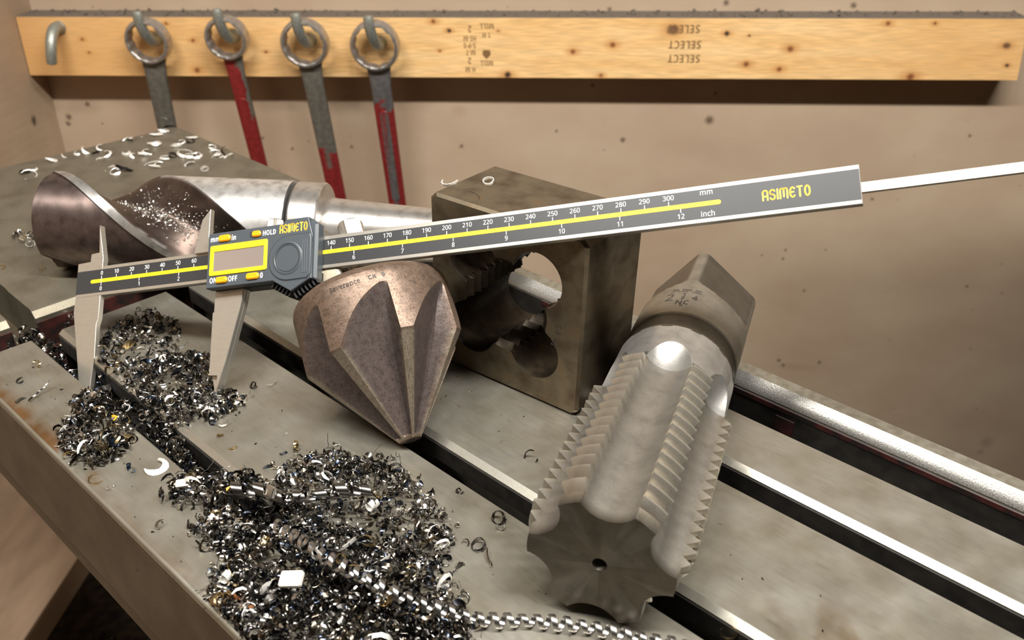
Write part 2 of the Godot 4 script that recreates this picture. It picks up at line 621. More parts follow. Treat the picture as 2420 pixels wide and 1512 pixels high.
func build_room() -> void:
	# back wall: painted ply; the picture's part is 1.5 m wide and 0.95 m tall, with its oil spots
	var s0 := -606.0
	var s1 := 1100.0
	var y0 := -733.0
	var y1 := 160.0
	var k := 0.85
	var im := painted(int((s1 - s0) * k), int((y1 - y0) * k), Color(0.745, 0.665, 0.57), Color(0.69, 0.595, 0.505), Vector2(0.006, 0.008), 61, 0.008)
	for p in [[-559, -92, 5], [-588, -110, 6], [-591, -119, 5], [241, -81, 8], [50, -103, 3], [106, 48, 4], [242, 60, 5], [389, 62, 5], [366, -255, 3], [365, -268, 3], [402, -315, 3], [564, -88, 3], [618, -297, 3], [336, -264, 2], [419, -252, 2], [718, -557, 16], [714, -575, 9], [464, -177, 3], [92, -43, 3], [244, -47, 3], [-333, -128, 3], [-295, -141, 3], [-72, -128, 4], [135, -111, 5], [387, -430, 4], [395, -438, 4], [445, -430, 4], [-545, -117, 2], [-472, -102, 2], [-247, -144, 4], [-216, -135, 3]]:
		spot(im, (p[0] - s0) * k, (y1 - p[1]) * k, p[2] * 0.6, p[2] * 0.6, Color(0.28, 0.22, 0.17), 0.7 if p[2] < 9 else 0.16)
	for i in 150:
		var q := Vector2(rng.randf_range(0, im.get_width()), rng.randf_range(0, im.get_height()))
		spot(im, q.x, q.y, rng.randf_range(0.7, 1.6), rng.randf_range(0.7, 1.6), Color(0.35, 0.28, 0.22), rng.randf_range(0.2, 0.6))
	for i in 14:
		spot(im, rng.randf_range(0, im.get_width()), rng.randf_range(0, im.get_height()), rng.randf_range(6, 30), rng.randf_range(5, 20), Color(0.55, 0.43, 0.33), 0.18)
	var wm := tex_mat(im, 0.62)
	var w := uvquad("wall_back", Vector3(s0, y1, 0), Vector3(s1, y1, 0), Vector3(s1, y0, 0), Vector3(s0, y0, 0), Vector3(0, 0, -30), wm, self)
	w.transform = WALL
	tag(w, "beige painted plywood wall behind the wooden rail", "wall", "", "structure")
	# left wall, running down to the floor beside the table
	var im2 := painted(700, 500, Color(0.73, 0.645, 0.55), Color(0.64, 0.545, 0.45), Vector2(0.012, 0.008), 64, 0.03)
	for p in [[60, 168, 3], [25, 210, 3], [190, 195, 2], [120, 120, 2]]:
		spot(im2, 700 - p[0], p[1], 2.4, 3.0, Color(0.22, 0.18, 0.15), 0.9)
	for i in 120:
		spot(im2, rng.randf_range(0, 700), rng.randf_range(0, 500), rng.randf_range(1, 5), rng.randf_range(2, 9), Color(0.4, 0.31, 0.24), rng.randf_range(0.1, 0.4))
	var w2 := uvquad("wall_left", Vector3(-603, y1 + 200, 1500), Vector3(-603, y1 + 200, 0), Vector3(-603, y0, 0), Vector3(-603, y0, 1500), Vector3(-30, 0, 0), tex_mat(im2, 0.62), self)
	w2.transform = WALL
	tag(w2, "beige painted plywood side wall at the left corner", "wall", "", "structure")
	# the shut room round about: dim workshop
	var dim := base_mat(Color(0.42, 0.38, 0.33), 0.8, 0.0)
	var pale := base_mat(Color(0.72, 0.64, 0.55), 0.7, 0.0)
	var shell := [
		["wall_back_upper", Vector3(-2400, 160, -30), Vector3(2600, 1470, 0), pale, "upper part of the beige back wall above the rail"],
		["wall_back_side", Vector3(1100, -733, -30), Vector3(2600, 160, 0), pale, "far right part of the beige back wall"],
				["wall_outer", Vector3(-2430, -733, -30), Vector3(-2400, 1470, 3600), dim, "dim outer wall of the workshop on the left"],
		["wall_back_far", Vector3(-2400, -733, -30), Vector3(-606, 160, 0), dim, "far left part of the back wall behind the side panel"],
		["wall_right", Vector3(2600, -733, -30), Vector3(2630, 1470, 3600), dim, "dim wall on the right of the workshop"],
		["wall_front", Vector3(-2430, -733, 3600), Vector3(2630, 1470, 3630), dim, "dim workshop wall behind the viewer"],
		["ceiling", Vector3(-2430, 1470, -30), Vector3(2630, 1500, 3630), dim, "dim workshop ceiling that carries the lamp"],
	]
	for e in shell:
		var o := part(e[0], box(e[1], e[2]), e[3], self)
		o.transform = WALL
		tag(o, e[4], "wall" if e[0] != "ceiling" else "ceiling", "", "structure")
	var fm := metal("floor_dark", noise_tex(65, 0.02, [0.2, 0.5, 0.8], [Color(0.1, 0.09, 0.075), Color(0.2, 0.175, 0.14), Color(0.28, 0.24, 0.19)], 5), Vector3(4, 4, 4), 0.7, 0.0)
	var fl := part("floor", box(Vector3(-2430, -763, -30), Vector3(2630, -733, 3630)), fm, self)
	fl.transform = WALL
	tag(fl, "dark dirty floor strewn with chips below the table", "floor", "", "structure")
	var pn := part("plywood_panel", box(Vector3(-602.5, -456, 2), Vector3(-437, -450, 1400), 1), metal("ply", noise_tex(66, 0.012, [0.2, 0.5, 0.8], [Color(0.54, 0.455, 0.375), Color(0.58, 0.49, 0.41), Color(0.61, 0.52, 0.435)], 5), Vector3(5, 5, 1.6), 0.6, 0.0), self)
	pn.transform = WALL
	tag(pn, "smudged beige plywood panel lying low beside the table's near side", "panel")
	var bt := part("floor_batten", box(Vector3(-560, -733, 380), Vector3(-545, -722, 1400), 2), base_mat(Color(0.4, 0.29, 0.17), 0.8, 0.0), self)
	bt.transform = WALL
	tag(bt, "narrow brown wooden batten on the dark floor left of the table", "batten")


# =====================================================================  table
func along_u(poly: Array, u0: float, u1: float) -> PackedVector3Array:   # (v, y) outline pushed along u
	return xf(prism(PackedVector2Array(poly), u0, u1), Transform3D(Basis(Vector3(0, 0, 1), Vector3(0, 1, 0), Vector3(1, 0, 0)), Vector3.ZERO))


func along_v(poly: Array, v0: float, v1: float) -> PackedVector3Array:   # (u, y) outline pushed along v
	return prism(PackedVector2Array(poly), v0, v1)


func v2(a: float, b: float) -> Vector2:
	return Vector2(a, b)


func land(vn: float, vf: float, cn: float, cf: float) -> PackedVector3Array:   # near and far edge, their chamfers
	return along_u([v2(vn - cn, 0), v2(vn, -cn * 0.8), v2(vn, -12), v2(vn - 7, -12), v2(vn - 7, -27), v2(vf + 7, -27), v2(vf + 7, -12), v2(vf, -12), v2(vf, -cf), v2(vf + cf, 0)], -455.5, 420)


func skin(u0: float, u1: float, v0: float, v1: float, step: float) -> PackedVector3Array:   # a thin worn layer on a land's top
	var rings := []
	var n := int((u1 - u0) / step)
	var m := int((v1 - v0) / step)
	for i in n + 1:
		var r := PackedVector3Array()
		var u := lerpf(u0, u1, float(i) / n)
		for j in m + 1:
			r.append(Vector3(u, 0.03, lerpf(v0, v1, float(j) / m)))
		for j in m + 1:
			r.append(Vector3(u, -0.05, lerpf(v1, v0, float(j) / m)))
		rings.append(r)
	return loft(rings, true, true, true)


func build_table() -> void:
	var t := thing("machine_table", "cast iron machine table with T slots, coolant trough and raised end", "machine table", TAB)
	var near := []
	for i in 5:
		var a := deg_to_rad(90.0 * i / 4)
		near.append(v2(-94.7 - 1.4 + 1.4 * sin(a), -1.4 + 1.4 * cos(a)))
	part("slot_land", along_u(near + [v2(-94.7, -30), v2(-121.7, -30), v2(-121.7, -12), v2(-128.6, -12), v2(-128.6, -0.6), v2(-128.0, 0)], -455.5, 420), M.iron, t)
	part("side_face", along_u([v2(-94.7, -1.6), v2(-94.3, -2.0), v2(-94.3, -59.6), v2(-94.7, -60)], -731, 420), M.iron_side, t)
	part("slot_land", land(-142.4, -206.2, 2.4, 0.8), M.iron, t)
	part("slot_land", land(-219.9, -284.8, 2.8, 0.8), M.iron, t)
	part("slot_land", land(-298.4, -334.6, 2.8, 0.6), M.iron, t)
	for e in [[-142.4, 2.4], [-219.9, 2.8], [-298.4, 2.8]]:
		part("land_edge", along_u([v2(e[0] - e[1], 0.0), v2(e[0], -e[1] * 0.8), v2(e[0] + 0.06, -e[1] * 0.8), v2(e[0] - e[1] + 0.05, 0.07)], -455.3, 420), M.edge_bright, t, 15.0)
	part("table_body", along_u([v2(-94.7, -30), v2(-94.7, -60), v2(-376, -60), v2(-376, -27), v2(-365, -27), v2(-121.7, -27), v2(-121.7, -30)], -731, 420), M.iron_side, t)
	part("slot_floor", along_u([v2(-122.5, -26.5), v2(-122.5, -25.5), v2(-334, -25.5), v2(-334, -26.5)], -454, 420), M.slot_black, t)
	# raised end, cut through by the near slot's drain
	part("end_pad", along_v([v2(-731, -27), v2(-731, 0), v2(-526, 0), v2(-521, -1.0), v2(-494, -1.2), v2(-490.5, -2.0), v2(-487.5, -5.5), v2(-487, -27)], -142.4, -368), M.iron_pad, t)
	part("end_pad", along_v([v2(-731, -30), v2(-731, 0), v2(-526, 0), v2(-521, -1.0), v2(-494, -1.2), v2(-490.5, -2.0), v2(-487.5, -5.5), v2(-487, -30)], -94.7, -128.6), M.iron_pad, t)
	# rim with a rounded, battered inner edge
	var rim := [v2(-377.3, 0), v2(-377.3, -27), v2(-364.6, -27)]
	for q in [v2(-364.6, -6.4), v2(-365.1, -5.0), v2(-366.6, -3.0), v2(-368.6, -1.0), v2(-369.6, 0)]:
		rim.append(q)
	part("rim", along_u(rim, -487, 420), M.iron_rim, t, 20.0)
	part("rim_chamfer", along_u([v2(-364.55, -6.4), v2(-365.05, -4.95), v2(-366.55, -2.9), v2(-369.3, 0.0), v2(-369.25, 0.08), v2(-366.5, -2.85), v2(-365.0, -4.9), v2(-364.5, -6.4)], -487, 420), M.rim_worn, t, 60.0)
	part("rim_face", along_u([v2(-364.6, -7.2), v2(-364.1, -7.4), v2(-364.1, -27), v2(-364.6, -27)], -487, 420), M.slot_black, t)
	part("paint_stripe", along_u([v2(-364.1, -7.4), v2(-363.7, -7.6), v2(-363.7, -10.2), v2(-364.1, -10.4)], -300, 420), M.trough_red, t)
	part("paint_patch", along_u([v2(-364.1, -13), v2(-363.7, -13.2), v2(-363.7, -22), v2(-364.1, -22.2)], -142, -132), M.trough_red, t)
	part("trough_floor", box(Vector3(-487, -27, -364), Vector3(-455.5, -24.5, -94.7)), M.trough_red, t)
	part("trough_floor", box(Vector3(-455.5, -27, -364), Vector3(420, -24.5, -334.6)), M.slot_black, t)
	part("trough_face", box(Vector3(-487.2, -26, -368), Vector3(-486.4, -8, -142.4)), M.trough_red, t)
	part("trough_face", box(Vector3(-487.2, -26, -128.6), Vector3(-486.4, -8, -94.9)), M.trough_red, t)
	part("land_end", along_v([v2(-455.5, -1.2), v2(-455.9, -1.6), v2(-455.9, -26), v2(-455.5, -26)], -142.9, -205.5), M.slot_black, t)
	part("land_end", along_v([v2(-455.5, -1.2), v2(-455.9, -1.6), v2(-455.9, -26), v2(-455.5, -26)], -220.5, -284), M.slot_black, t)
	part("land_side", along_u([v2(-142.4, -3), v2(-142.0, -3.4), v2(-142.0, -12), v2(-142.4, -12)], -455, 420), M.slot_black, t)
	part("land_side", along_u([v2(-219.9, -3), v2(-219.5, -3.4), v2(-219.5, -12), v2(-219.9, -12)], -455, 420), M.slot_black, t)
	part("land_side", along_u([v2(-298.4, -3), v2(-298.0, -3.4), v2(-298.0, -12), v2(-298.4, -12)], -455, 420), M.slot_black, t)
	# the guide gap and lower ledge under the near side
	part("guide_gap", along_u([v2(-112, -60), v2(-112, -67.5), v2(-360, -67.5), v2(-360, -60)], -720, 420), M.gap_black, t)
	part("lower_ledge", along_u([v2(-96.5, -67.5), v2(-96.5, -76), v2(-360, -76), v2(-360, -67.5)], -720, 420), M.iron_side, t, 15.0)
	part("saddle", along_u([v2(-150, -76), v2(-150, -300), v2(-320, -300), v2(-320, -76)], -420, 300), M.slot_black, t)
	part("pedestal", along_u([v2(-170, -300), v2(-170, -733), v2(-300, -733), v2(-300, -300)], -320, 200), M.slot_black, t)
	var nz := FastNoiseLite.new()
	nz.seed = 91
	nz.frequency = 0.035
	nz.fractal_octaves = 4
	var rusty := func(p: Vector3, _n: Vector3) -> Color:
		var edge := smoothstep(-107.0, -95.0, p.z) * smoothstep(-300.0, -350.0, p.x) * 1.3 + smoothstep(-103.0, -95.0, p.z) * 0.5
		var k := clampf((nz.get_noise_2d(p.x, p.z) + 0.15) * 1.6 + 0.25, 0.0, 1.0) * edge
		if p.z < -200.0:
			k = clampf(nz.get_noise_2d(p.x * 1.3, p.z * 1.3) * 2.2, 0.0, 1.0) * clampf(1.2 - Vector2((p.x + 52.0) / 38.0, (p.z + 238.0) / 20.0).length(), 0.0, 1.0) * 0.9
		return Color(1, 1, 1).lerp(Color(0.72, 0.42, 0.22) if p.z > -200.0 else Color(0.62, 0.5, 0.38), clampf(k, 0.0, 1.0))
	part("land_skin", skin(-455.0, -200.0, -127.6, -96.2, 2.5), M.iron_rust, t, 30.0, rusty)
	part("land_skin", skin(-130.0, 20.0, -283.5, -223.2, 2.5), M.iron_rust, t, 30.0, rusty)
	var hole := part("oil_hole", xf(lathe([[1.2, -1.0], [1.2, 0.25], [0.8, 0.4]], 12), shift(-285, -22.5, -94.7)), M.ink, t)
	hole.set_meta("label", "small dark hole in the side of the table")


# =====================================================================  rail, hooks, wrenches
func board_x(f: float) -> float:
	return -591.0 + f * 1166.0


func build_rail() -> void:
	var w := 1500
	var h := 90
	var im := painted(w, h, Color(0.945, 0.795, 0.575), Color(0.9, 0.715, 0.47), Vector2(0.004, 0.03), 71, 0.12)
	# darker towards both ends of the board
	for y in h:
		for x in w:
			var f := float(x) / w
			var e := clampf((absf(f - 0.58) - 0.2) / 0.4, 0.0, 1.0)
			im.set_pixel(x, y, im.get_pixel(x, y).lerp(Color(0.83, 0.62, 0.38), e * 0.75))
	for n in [[0.068, 0.593, 4, 2], [0.0637, 0.368, 5, 2], [0.4413, 0.206, 6, 1], [0.4302, 0.545, 4, 2], [0.4903, 0.21, 3, 2], [0.4989, 0.944, 9, 1], [0.5634, 0.55, 8, 2], [0.6032, 0.434, 9, 2], [0.6625, 0.181, 15, 3], [0.7148, 0.24, 7, 1], [0.7366, 0.273, 3, 1], [0.7351, 0.749, 9, 2], [0.7682, 0.832, 8, 2], [0.7772, 0.492, 10, 2], [0.8968, 0.948, 12, 2], [0.8682, 0.069, 7, 2], [0.9124, 0.067, 5, 2], [0.9833, 0.423, 9, 3], [0.9873, 0.749, 5, 1], [0.5928, 0.95, 6, 2], [0.2528, 0.573, 5, 2], [0.2219, 0.838, 9, 2], [0.1786, 0.894, 9, 2], [0.1789, 0.383, 6, 2], [0.1543, 0.1, 5, 2], [0.4265, 0.053, 7, 2]]:
		var r: float = n[2] * 0.62
		var c := Vector2(n[0] * w, n[1] * h)
		spot(im, c.x, c.y, r * 2.6, r * 1.5, Color(0.72, 0.47, 0.24), 0.5)
		if n[3] == 1:
			spot(im, c.x, c.y, r * 0.9, r * 0.9, Color(0.13, 0.09, 0.06), 0.95)
		elif n[3] == 2:
			spot(im, c.x, c.y, r * 0.8, r * 0.8, Color(0.42, 0.22, 0.1), 0.8)
		else:
			spot(im, c.x, c.y, r, r * 0.8, Color(0.2, 0.13, 0.1), 0.9)
			spot(im, c.x, c.y, r * 0.5, r * 0.4, Color(0.6, 0.42, 0.28), 0.8)
	var t := thing("wooden_rail", "long orange-brown timber board nailed level along the back wall", "board", WALL)
	var bm := tex_mat(im, 0.6)
	uvquad("plank", Vector3(-602, 22.4, 38), Vector3(575, 59.6, 38), Vector3(582, -8.8, 38), Vector3(-602, -47.0, 38), Vector3(0, 0, -38), bm, t)
	# grime and fine chips lying along its top
	var g := PackedVector3Array()
	for i in 420:
		var s := rng.randf_range(-600, 575)
		var yb := 22.4 + (s + 602) * 0.0316
		var hgt := rng.randf_range(0.6, 3.2) * (1.6 if rng.randf() < 0.2 else 1.0)
		var x0 := rng.randf_range(2, 8)
		var z := rng.randf_range(2, 35)
		var q := Transform3D(Basis.from_euler(Vector3(rng.randf_range(-0.6, 0.6), rng.randf() * TAU, rng.randf_range(-0.6, 0.6))), Vector3(s, yb + hgt * 0.2, z))
		g.append_array(xf(prism(PackedVector2Array([v2(-x0 / 2, 0), v2(x0 * 0.2, -hgt * 0.3), v2(x0 / 2, hgt * 0.2), v2(0, hgt)]), -1.2, 1.2), q))
	var gm := part("dust_layer", g, M.grime, t)
	gm.set_meta("kind", "stuff")
	gm.set_meta("label", "dark grime and fine chips heaped along the board's top edge")
	part("dust_bed", along_board(0.9), M.grime, t)
	# ink stamps, upside down as on the board
	var ink := PackedVector3Array()
	for e in [["SELECT", 0.6709, 0.18, 9.0], ["SELECT", 0.6739, 0.437, 9.0], ["SELECT", 0.6746, 0.669, 9.0]]:
		ink.append_array(stamped(e[0], e[1], e[2], e[3], 0.9))
	for e in [["2", 0.4584, 0.19, 7.5], ["HI-M", 0.4584, 0.345, 6.0], ["S·P·S", 0.4583, 0.465, 6.0], ["M-T", 0.4592, 0.579, 6.0], ["2", 0.4583, 0.723, 7.5], ["H M", 0.4592, 0.87, 6.0], ["MILL", 0.4754, 0.14, 6.5], ["1 H", 0.4755, 0.29, 6.0], ["T-T", 0.4756, 0.578, 6.5], ["MILL", 0.4757, 0.76, 6.0]]:
		ink.append_array(stamped(e[0], e[1], e[2], e[3], 0.8))
	ink.append_array(xf(prism(PackedVector2Array([v2(-5, 4), v2(-4, -1), v2(0, -5), v2(4, -1), v2(5, 4), v2(0, 6)]), 0, 0.06), shift(board_x(0.4755), -2.0, 38.0)))
	part("ink_stamp", ink, M.stamp, t)
	# hooks and wrenches
	var spots := [
		[-551, 3, true, "empty grey hook drooping on the rail's far left end"],
		[-432, 4, false, "grey hook on the rail carrying the leftmost wrench"],
		[-338, 10, false, "grey hook on the rail carrying the all-red wrench"],
		[-247, 8, false, "grey hook on the rail carrying the third wrench from left"],
		[-163, 8, false, "grey hook on the rail carrying the rightmost wrench"]]
	for e in spots:
		hook(e[0], e[1], e[2], e[3])
	wrench(-434.5, 5, 26.3, 21.2, 24.5, 0.0, 0, "grey combination wrench, leftmost on the rail, hanging by its ring")
	wrench(-339.5, 12, 25.2, 20.0, 20.0, 5.5, 1, "red painted wrench, second from left on the rail")
	wrench(-247.5, 9, 28.0, 22.5, 24.0, 5.6, 2, "grey wrench with red lower handle, third from left on the rail")
	wrench(-165.0, 9, 28.8, 23.6, 24.0, 4.2, 3, "grey-topped red wrench, rightmost on the rail")


func along_board(th: float) -> PackedVector3Array:
	var s := PackedVector3Array()
	var a := Vector3(-602, 22.4, 0)
	var b := Vector3(575, 59.6, 0)
	var lo := PackedVector3Array([a, a + Vector3(0, 0, 37.4), a + Vector3(0, th, 36.4), a + Vector3(0, th, 0)])
	var hi := PackedVector3Array([b, b + Vector3(0, 0, 37.4), b + Vector3(0, th, 36.4), b + Vector3(0, th, 0)])
	return loft([lo, hi], true, true, true)


func stamped(str: String, f: float, fy: float, h: float, spread: float) -> PackedVector3Array:
	var s := board_x(f)
	var y := 22.8 + (s + 602) * 0.0316 - fy * 69.0
	return xf(text(str, h, 0.05, true, false, spread), Transform3D(Basis(Vector3(0, 0, 1), PI + 0.03), Vector3(s, y, 38.0)))


func hook(s: float, y: float, droop: bool, label: String) -> void:
	var t := thing("wall_hook", label, "hook", WALL * Transform3D(Basis(Vector3(0, 0, 1), PI - 0.25 if droop else 0.0), Vector3(s, y if not droop else 12.0, 38) * MM), "hooks along the wooden rail")
	part("base", lathe([[8.0, 0.0], [8.0, 2.0], [6.4, 4.0], [5.0, 7.0]], 20), M.hook_zinc, t)
	var path := smooth_path([Vector3(0, -1, 3), Vector3(0, -1.5, 10), Vector3(-1, 2, 18), Vector3(-3, 10, 25), Vector3(-5, 20, 29), Vector3(-6, 30, 30), Vector3(-7, 36, 29)], 5)
	var rr := []
	for i in path.size():
		var k := float(i) / (path.size() - 1)
		rr.append(6.2 - 1.0 * k if k < 0.93 else 6.2 - 1.0 * k - 2.8 * pow((k - 0.93) / 0.07, 2.0))
	part("arm", tube(path, rr, 14, 1.15), M.hook_zinc, t)
	part("screw", xf(lathe([[2.6, 0.0], [2.4, 1.2], [1.2, 1.8]], 12), shift(0, -4.5, 4)), M.ink, t)


func wrench(s: float, y: float, ro: float, ri: float, sw: float, lean: float, style: int, label: String) -> void:
	var tilt := 4.0
	var t := thing("combination_wrench", label, "wrench", WALL * Transform3D(Basis(Vector3(0, 0, 1), deg_to_rad(lean)) * Basis(Vector3(1, 0, 0), deg_to_rad(tilt)), Vector3(s, y, 60) * MM), "wrenches hanging on the rail")
	# ring with a twelve point hole
	var n := 96
	var rings := []
	for e in [[0.86, -8, 0], [1.0, -6, 0], [1.0, 4.5, 0], [0.95, 7.5, 0], [0.86, 8.2, 0], [1.06, 8.0, 1], [1.0, 6.5, 1], [1.0, -7, 1], [1.05, -8, 1]]:
		var r := PackedVector3Array()
		for i in n:
			var a := TAU * i / n
			var rad: float = ro * e[0]
			if e[2] == 1:
				rad = ri * (1.0 + 0.07 * absf(fposmod(i / 8.0, 1.0) - 0.5) * 2.0) * e[0] * 0.97
			r.append(Vector3(rad * cos(a), rad * sin(a), e[1]))
		rings.append(r)
	rings.append(rings[0])
	part("ring", loft(rings), M.wrench_ring, t)
	# shank: widening out of the ring, flat with rounded edges, going down to the open jaw
	var secs := []
	var wn := FastNoiseLite.new()
	wn.seed = 17 + style
	wn.frequency = 0.035
	wn.fractal_octaves = 3
	var cols := func(p: Vector3, _n: Vector3) -> Color:
		var wob := 14.0 * wn.get_noise_2d(p.x, p.y)
		var red := false
		if style == 1:
			red = p.x < sw * 0.3 + 0.3 * wob or p.y < -95 + wob
		elif style == 2:
			red = p.y < -132 + wob and (absf(p.x) > sw * 0.2 or p.y < -158 + wob)
		elif style == 3:
			red = p.y < -72 + wob and not (absf(p.x) < sw * 0.2 and sin(p.y * 0.12) > 0.3)
		if red:
			return Color(0.3, 0.028, 0.03)
		return Color(0.17, 0.16, 0.135) if style != 3 else Color(0.15, 0.145, 0.145)
	var ys := []
	var yy := -ro * 0.86
	while yy > -260.0:
		ys.append(yy)
		yy -= 2.0
	for q in ys:
		var k: float = clampf((-q - ro * 0.86) / 26.0, 0.0, 1.0)
		var half: float = lerpf(sw * 0.64, sw * 0.5, sqrt(k)) - clampf((-q - 60.0) / 200.0, 0.0, 1.0) * sw * 0.06
		var zc := lerpf(-3.5, -2.0, k)
		var th := lerpf(4.0, 4.6, k)
		var r := PackedVector3Array()
		for i in 36:
			var a := TAU * i / 36
			r.append(Vector3(half * signf(cos(a)) * pow(absf(cos(a)), 0.45), q, zc + th * signf(sin(a)) * pow(absf(sin(a)), 0.6)))
		secs.append(r)
	part("shank", loft(secs, true, true, true), M.wrench_grey, t, 40.0, cols)
	# raised oval panel on the handle
	var py := -93.0 if style == 0 else (-72.0 if style == 1 else -78.0)
	if style != 2:
		var pan := part("panel", xf(prism(rrect(-sw * 0.22, -120, sw * 0.22, 0, sw * 0.2, 6), 0, 0.9, 0.5, 0.0), shift(0, py, 2.4)), M.wrench_grey, t, 40.0, cols)
		pan.set_meta("label", "raised oval panel on the handle")
	var jaw := PackedVector2Array()
	for i in 22:
		var a := deg_to_rad(-235.0 + 290.0 * i / 21.0)
		jaw.append(Vector2(cos(a), sin(a)) * ro * 1.12)
	var inner := PackedVector2Array([v2(ro * 0.55, ro * 0.9), v2(ro * 0.5, -ro * 0.1), v2(-ro * 0.5, -ro * 0.1), v2(-ro * 0.55, ro * 0.9)])
	jaw.append_array(inner)
	part("open_jaw", xf(prism(jaw, -6.5, 2.5, 1.0), Transform3D(Basis(Vector3(0, 0, 1), PI + 0.2), Vector3(0, -258 - ro * 0.8, 0))), M.wrench_grey, t, 40.0, cols)


# =====================================================================  twist drill
func pol(r: float, deg: float, t: float, y := 0.0) -> Vector3:   # angle 0 on the viewer's side, 90 up
	var a := deg_to_rad(deg)
	return Vector3(-r * cos(a), r * sin(a) + y, t)


func build_drill() -> void:
	var az := deg_to_rad(2.3)
	var ax := Vector3(cos(az), 0, sin(az))
	var sd := ax.cross(Vector3.UP)
	var t := thing("twist_drill", "large rusty brown twist drill with taper shank lying behind the caliper", "drill bit", Transform3D(Basis(-sd, Vector3.UP, ax), Vector3(-200, 0, -488) * MM))
	var R := 29.0
	# cross-section angles, turning with the helix; sharp changes fall on grid lines
	var al := []
	for f in 2:
		var o := 180.0 * f
		if f == 1:
			for q in [0.0, 3.0, 5.0, 8.0, 12.0, 16.0, 22.0, 28.0, 33.0, 38.0, 41.0, 42.0, 46.0, 56.0, 66.0, 76.0, 86.0, 96.0]:
				al.append(o + q)
			for q in [106.0, 116.0, 126.0, 136.0, 146.0, 156.0, 166.0, 167.2, 167.9, 172.0, 177.0, 179.5]:
				al.append(o + q)
			continue
		for q in [0.0, 1.5, 4.0, 8.0, 14.0, 22.0, 32.0, 42.0, 52.0, 62.0, 72.0, 82.0, 90.0, 96.0, 100.0, 102.5, 104.0]:
			al.append(o + q)
		for q in [106.0, 116.0, 126.0, 136.0, 146.0, 156.0, 166.0, 167.5, 172.0, 177.0, 179.5]:
			al.append(o + q)
	var rad := func(a: float, z: float) -> float:
		var q := fposmod(a, 360.0)
		var fade := 1.0 - smoothstep(47.0, 66.0, z)
		if q <= 104.0:
			return R - 17.5 * pow(sin(PI * pow(q / 104.0, 0.9)), 0.72) * fade
		if q >= 183.0 and q <= 221.5:
			return R - 9.0 * pow(sin(PI * (q - 183.0) / 38.5), 0.8) * (1.0 - smoothstep(-40.0, -8.0, z))
		if q > 221.5 and q < 347.0:
			return R - 1.1 * fade
		return R
	var rings := []
	var cs := []
	var z := -79.0
	while z <= 70.6:
		var r := PackedVector3Array()
		for a in al:
			var b: float = rad.call(a, z)
			if z < -76.9:
				b = minf(b, 24.0 + (z + 79.0) * 2.0)
			r.append(pol(b, -5.0 - 1.57 * z + a, z, R))
		rings.append(r)
		z += 1.0 if z < -74.0 else 2.5
	var tip := PackedVector3Array()
	var tip2 := PackedVector3Array()
	for a in al:
		tip.append(pol(minf(9.0, rad.call(a, -79.0)), -5.0 + 1.57 * 80.0 + a, -82.0, R))
	rings.push_front(tip)
	var tones := func(p: Vector3, _n: Vector3) -> Color:
		var q := Vector2(p.x, p.y - R)
		var rr := q.length()
		var deg := rad_to_deg(atan2(q.y, -q.x))
		var a := fposmod(deg + 5.0 + 1.57 * p.z, 180.0)
		var full := fposmod(deg + 5.0 + 1.57 * p.z, 360.0)
		if full > 103.5 and full < 300.0 and p.z > -16.0:
			return Color(0.78, 0.76, 0.74)
		if full > 346.6 and full < 347.6:
			return Color(0.03, 0.025, 0.022)
		if full > 347.0 and rr > 28.0:
			return Color(0.5, 0.48, 0.46)
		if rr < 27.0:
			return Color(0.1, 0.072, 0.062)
		if p.z > 52.0:
			return Color(0.78, 0.76, 0.74)
		return Color(0.15, 0.11, 0.1)
	part("fluted_body", loft(rings, true, true, true), M.drill_brown, t, 33.0, tones)
	part("collar_groove", lathe([[28.0, 70.4], [28.0, 71.9]], 72, R), M.ink, t)
	part("collar", lathe([[27.9, 71.3], [28.6, 71.6], [28.6, 86.8], [27.8, 87.8], [19.6, 88.4]], 72, R), M.drill_bright, t)
	part("taper_shank", lathe([[18.6, 88.0], [19.8, 91], [19.6, 93], [16.2, 148], [14.6, 186], [13.4, 188]], 56, R), M.drill_bright, t)
	part("tang", box(Vector3(-5, R - 11, 186), Vector3(5, R + 11, 200), 1.5), M.drill_bright, t)
	# swarf dust stuck in the flute
	var mm := MultiMesh.new()
	mm.transform_format = MultiMesh.TRANSFORM_3D
	mm.mesh = mk(flake(0.36, 3), 30)
	mm.instance_count = 650
	for i in 650:
		var zz := clampf(rng.randfn(-4.0, 17.0), -50.0, 34.0)
		var a := rng.randf_range(6.0, 96.0)
		if rng.randf() < 0.5:
			a = rng.randf_range(20, 60)
		var b: float = rad.call(a, zz)
		var p := pol(b + 0.25, -5.0 - 1.57 * zz + a, zz, R)
		mm.set_instance_transform(i, Transform3D(Basis.from_euler(Vector3(rng.randf() * TAU, rng.randf() * TAU, rng.randf() * TAU)).scaled(Vector3.ONE * rng.randf_range(0.5, 1.9)), p * MM))
	var st := MultiMeshInstance3D.new()
	st.name = "flute_swarf"
	st.multimesh = mm
	st.material_override = M.chip_bright
	t.add_child(st, true)
	st.set_meta("kind", "stuff")
	st.set_meta("label", "fine bright swarf stuck in the drill's flute")


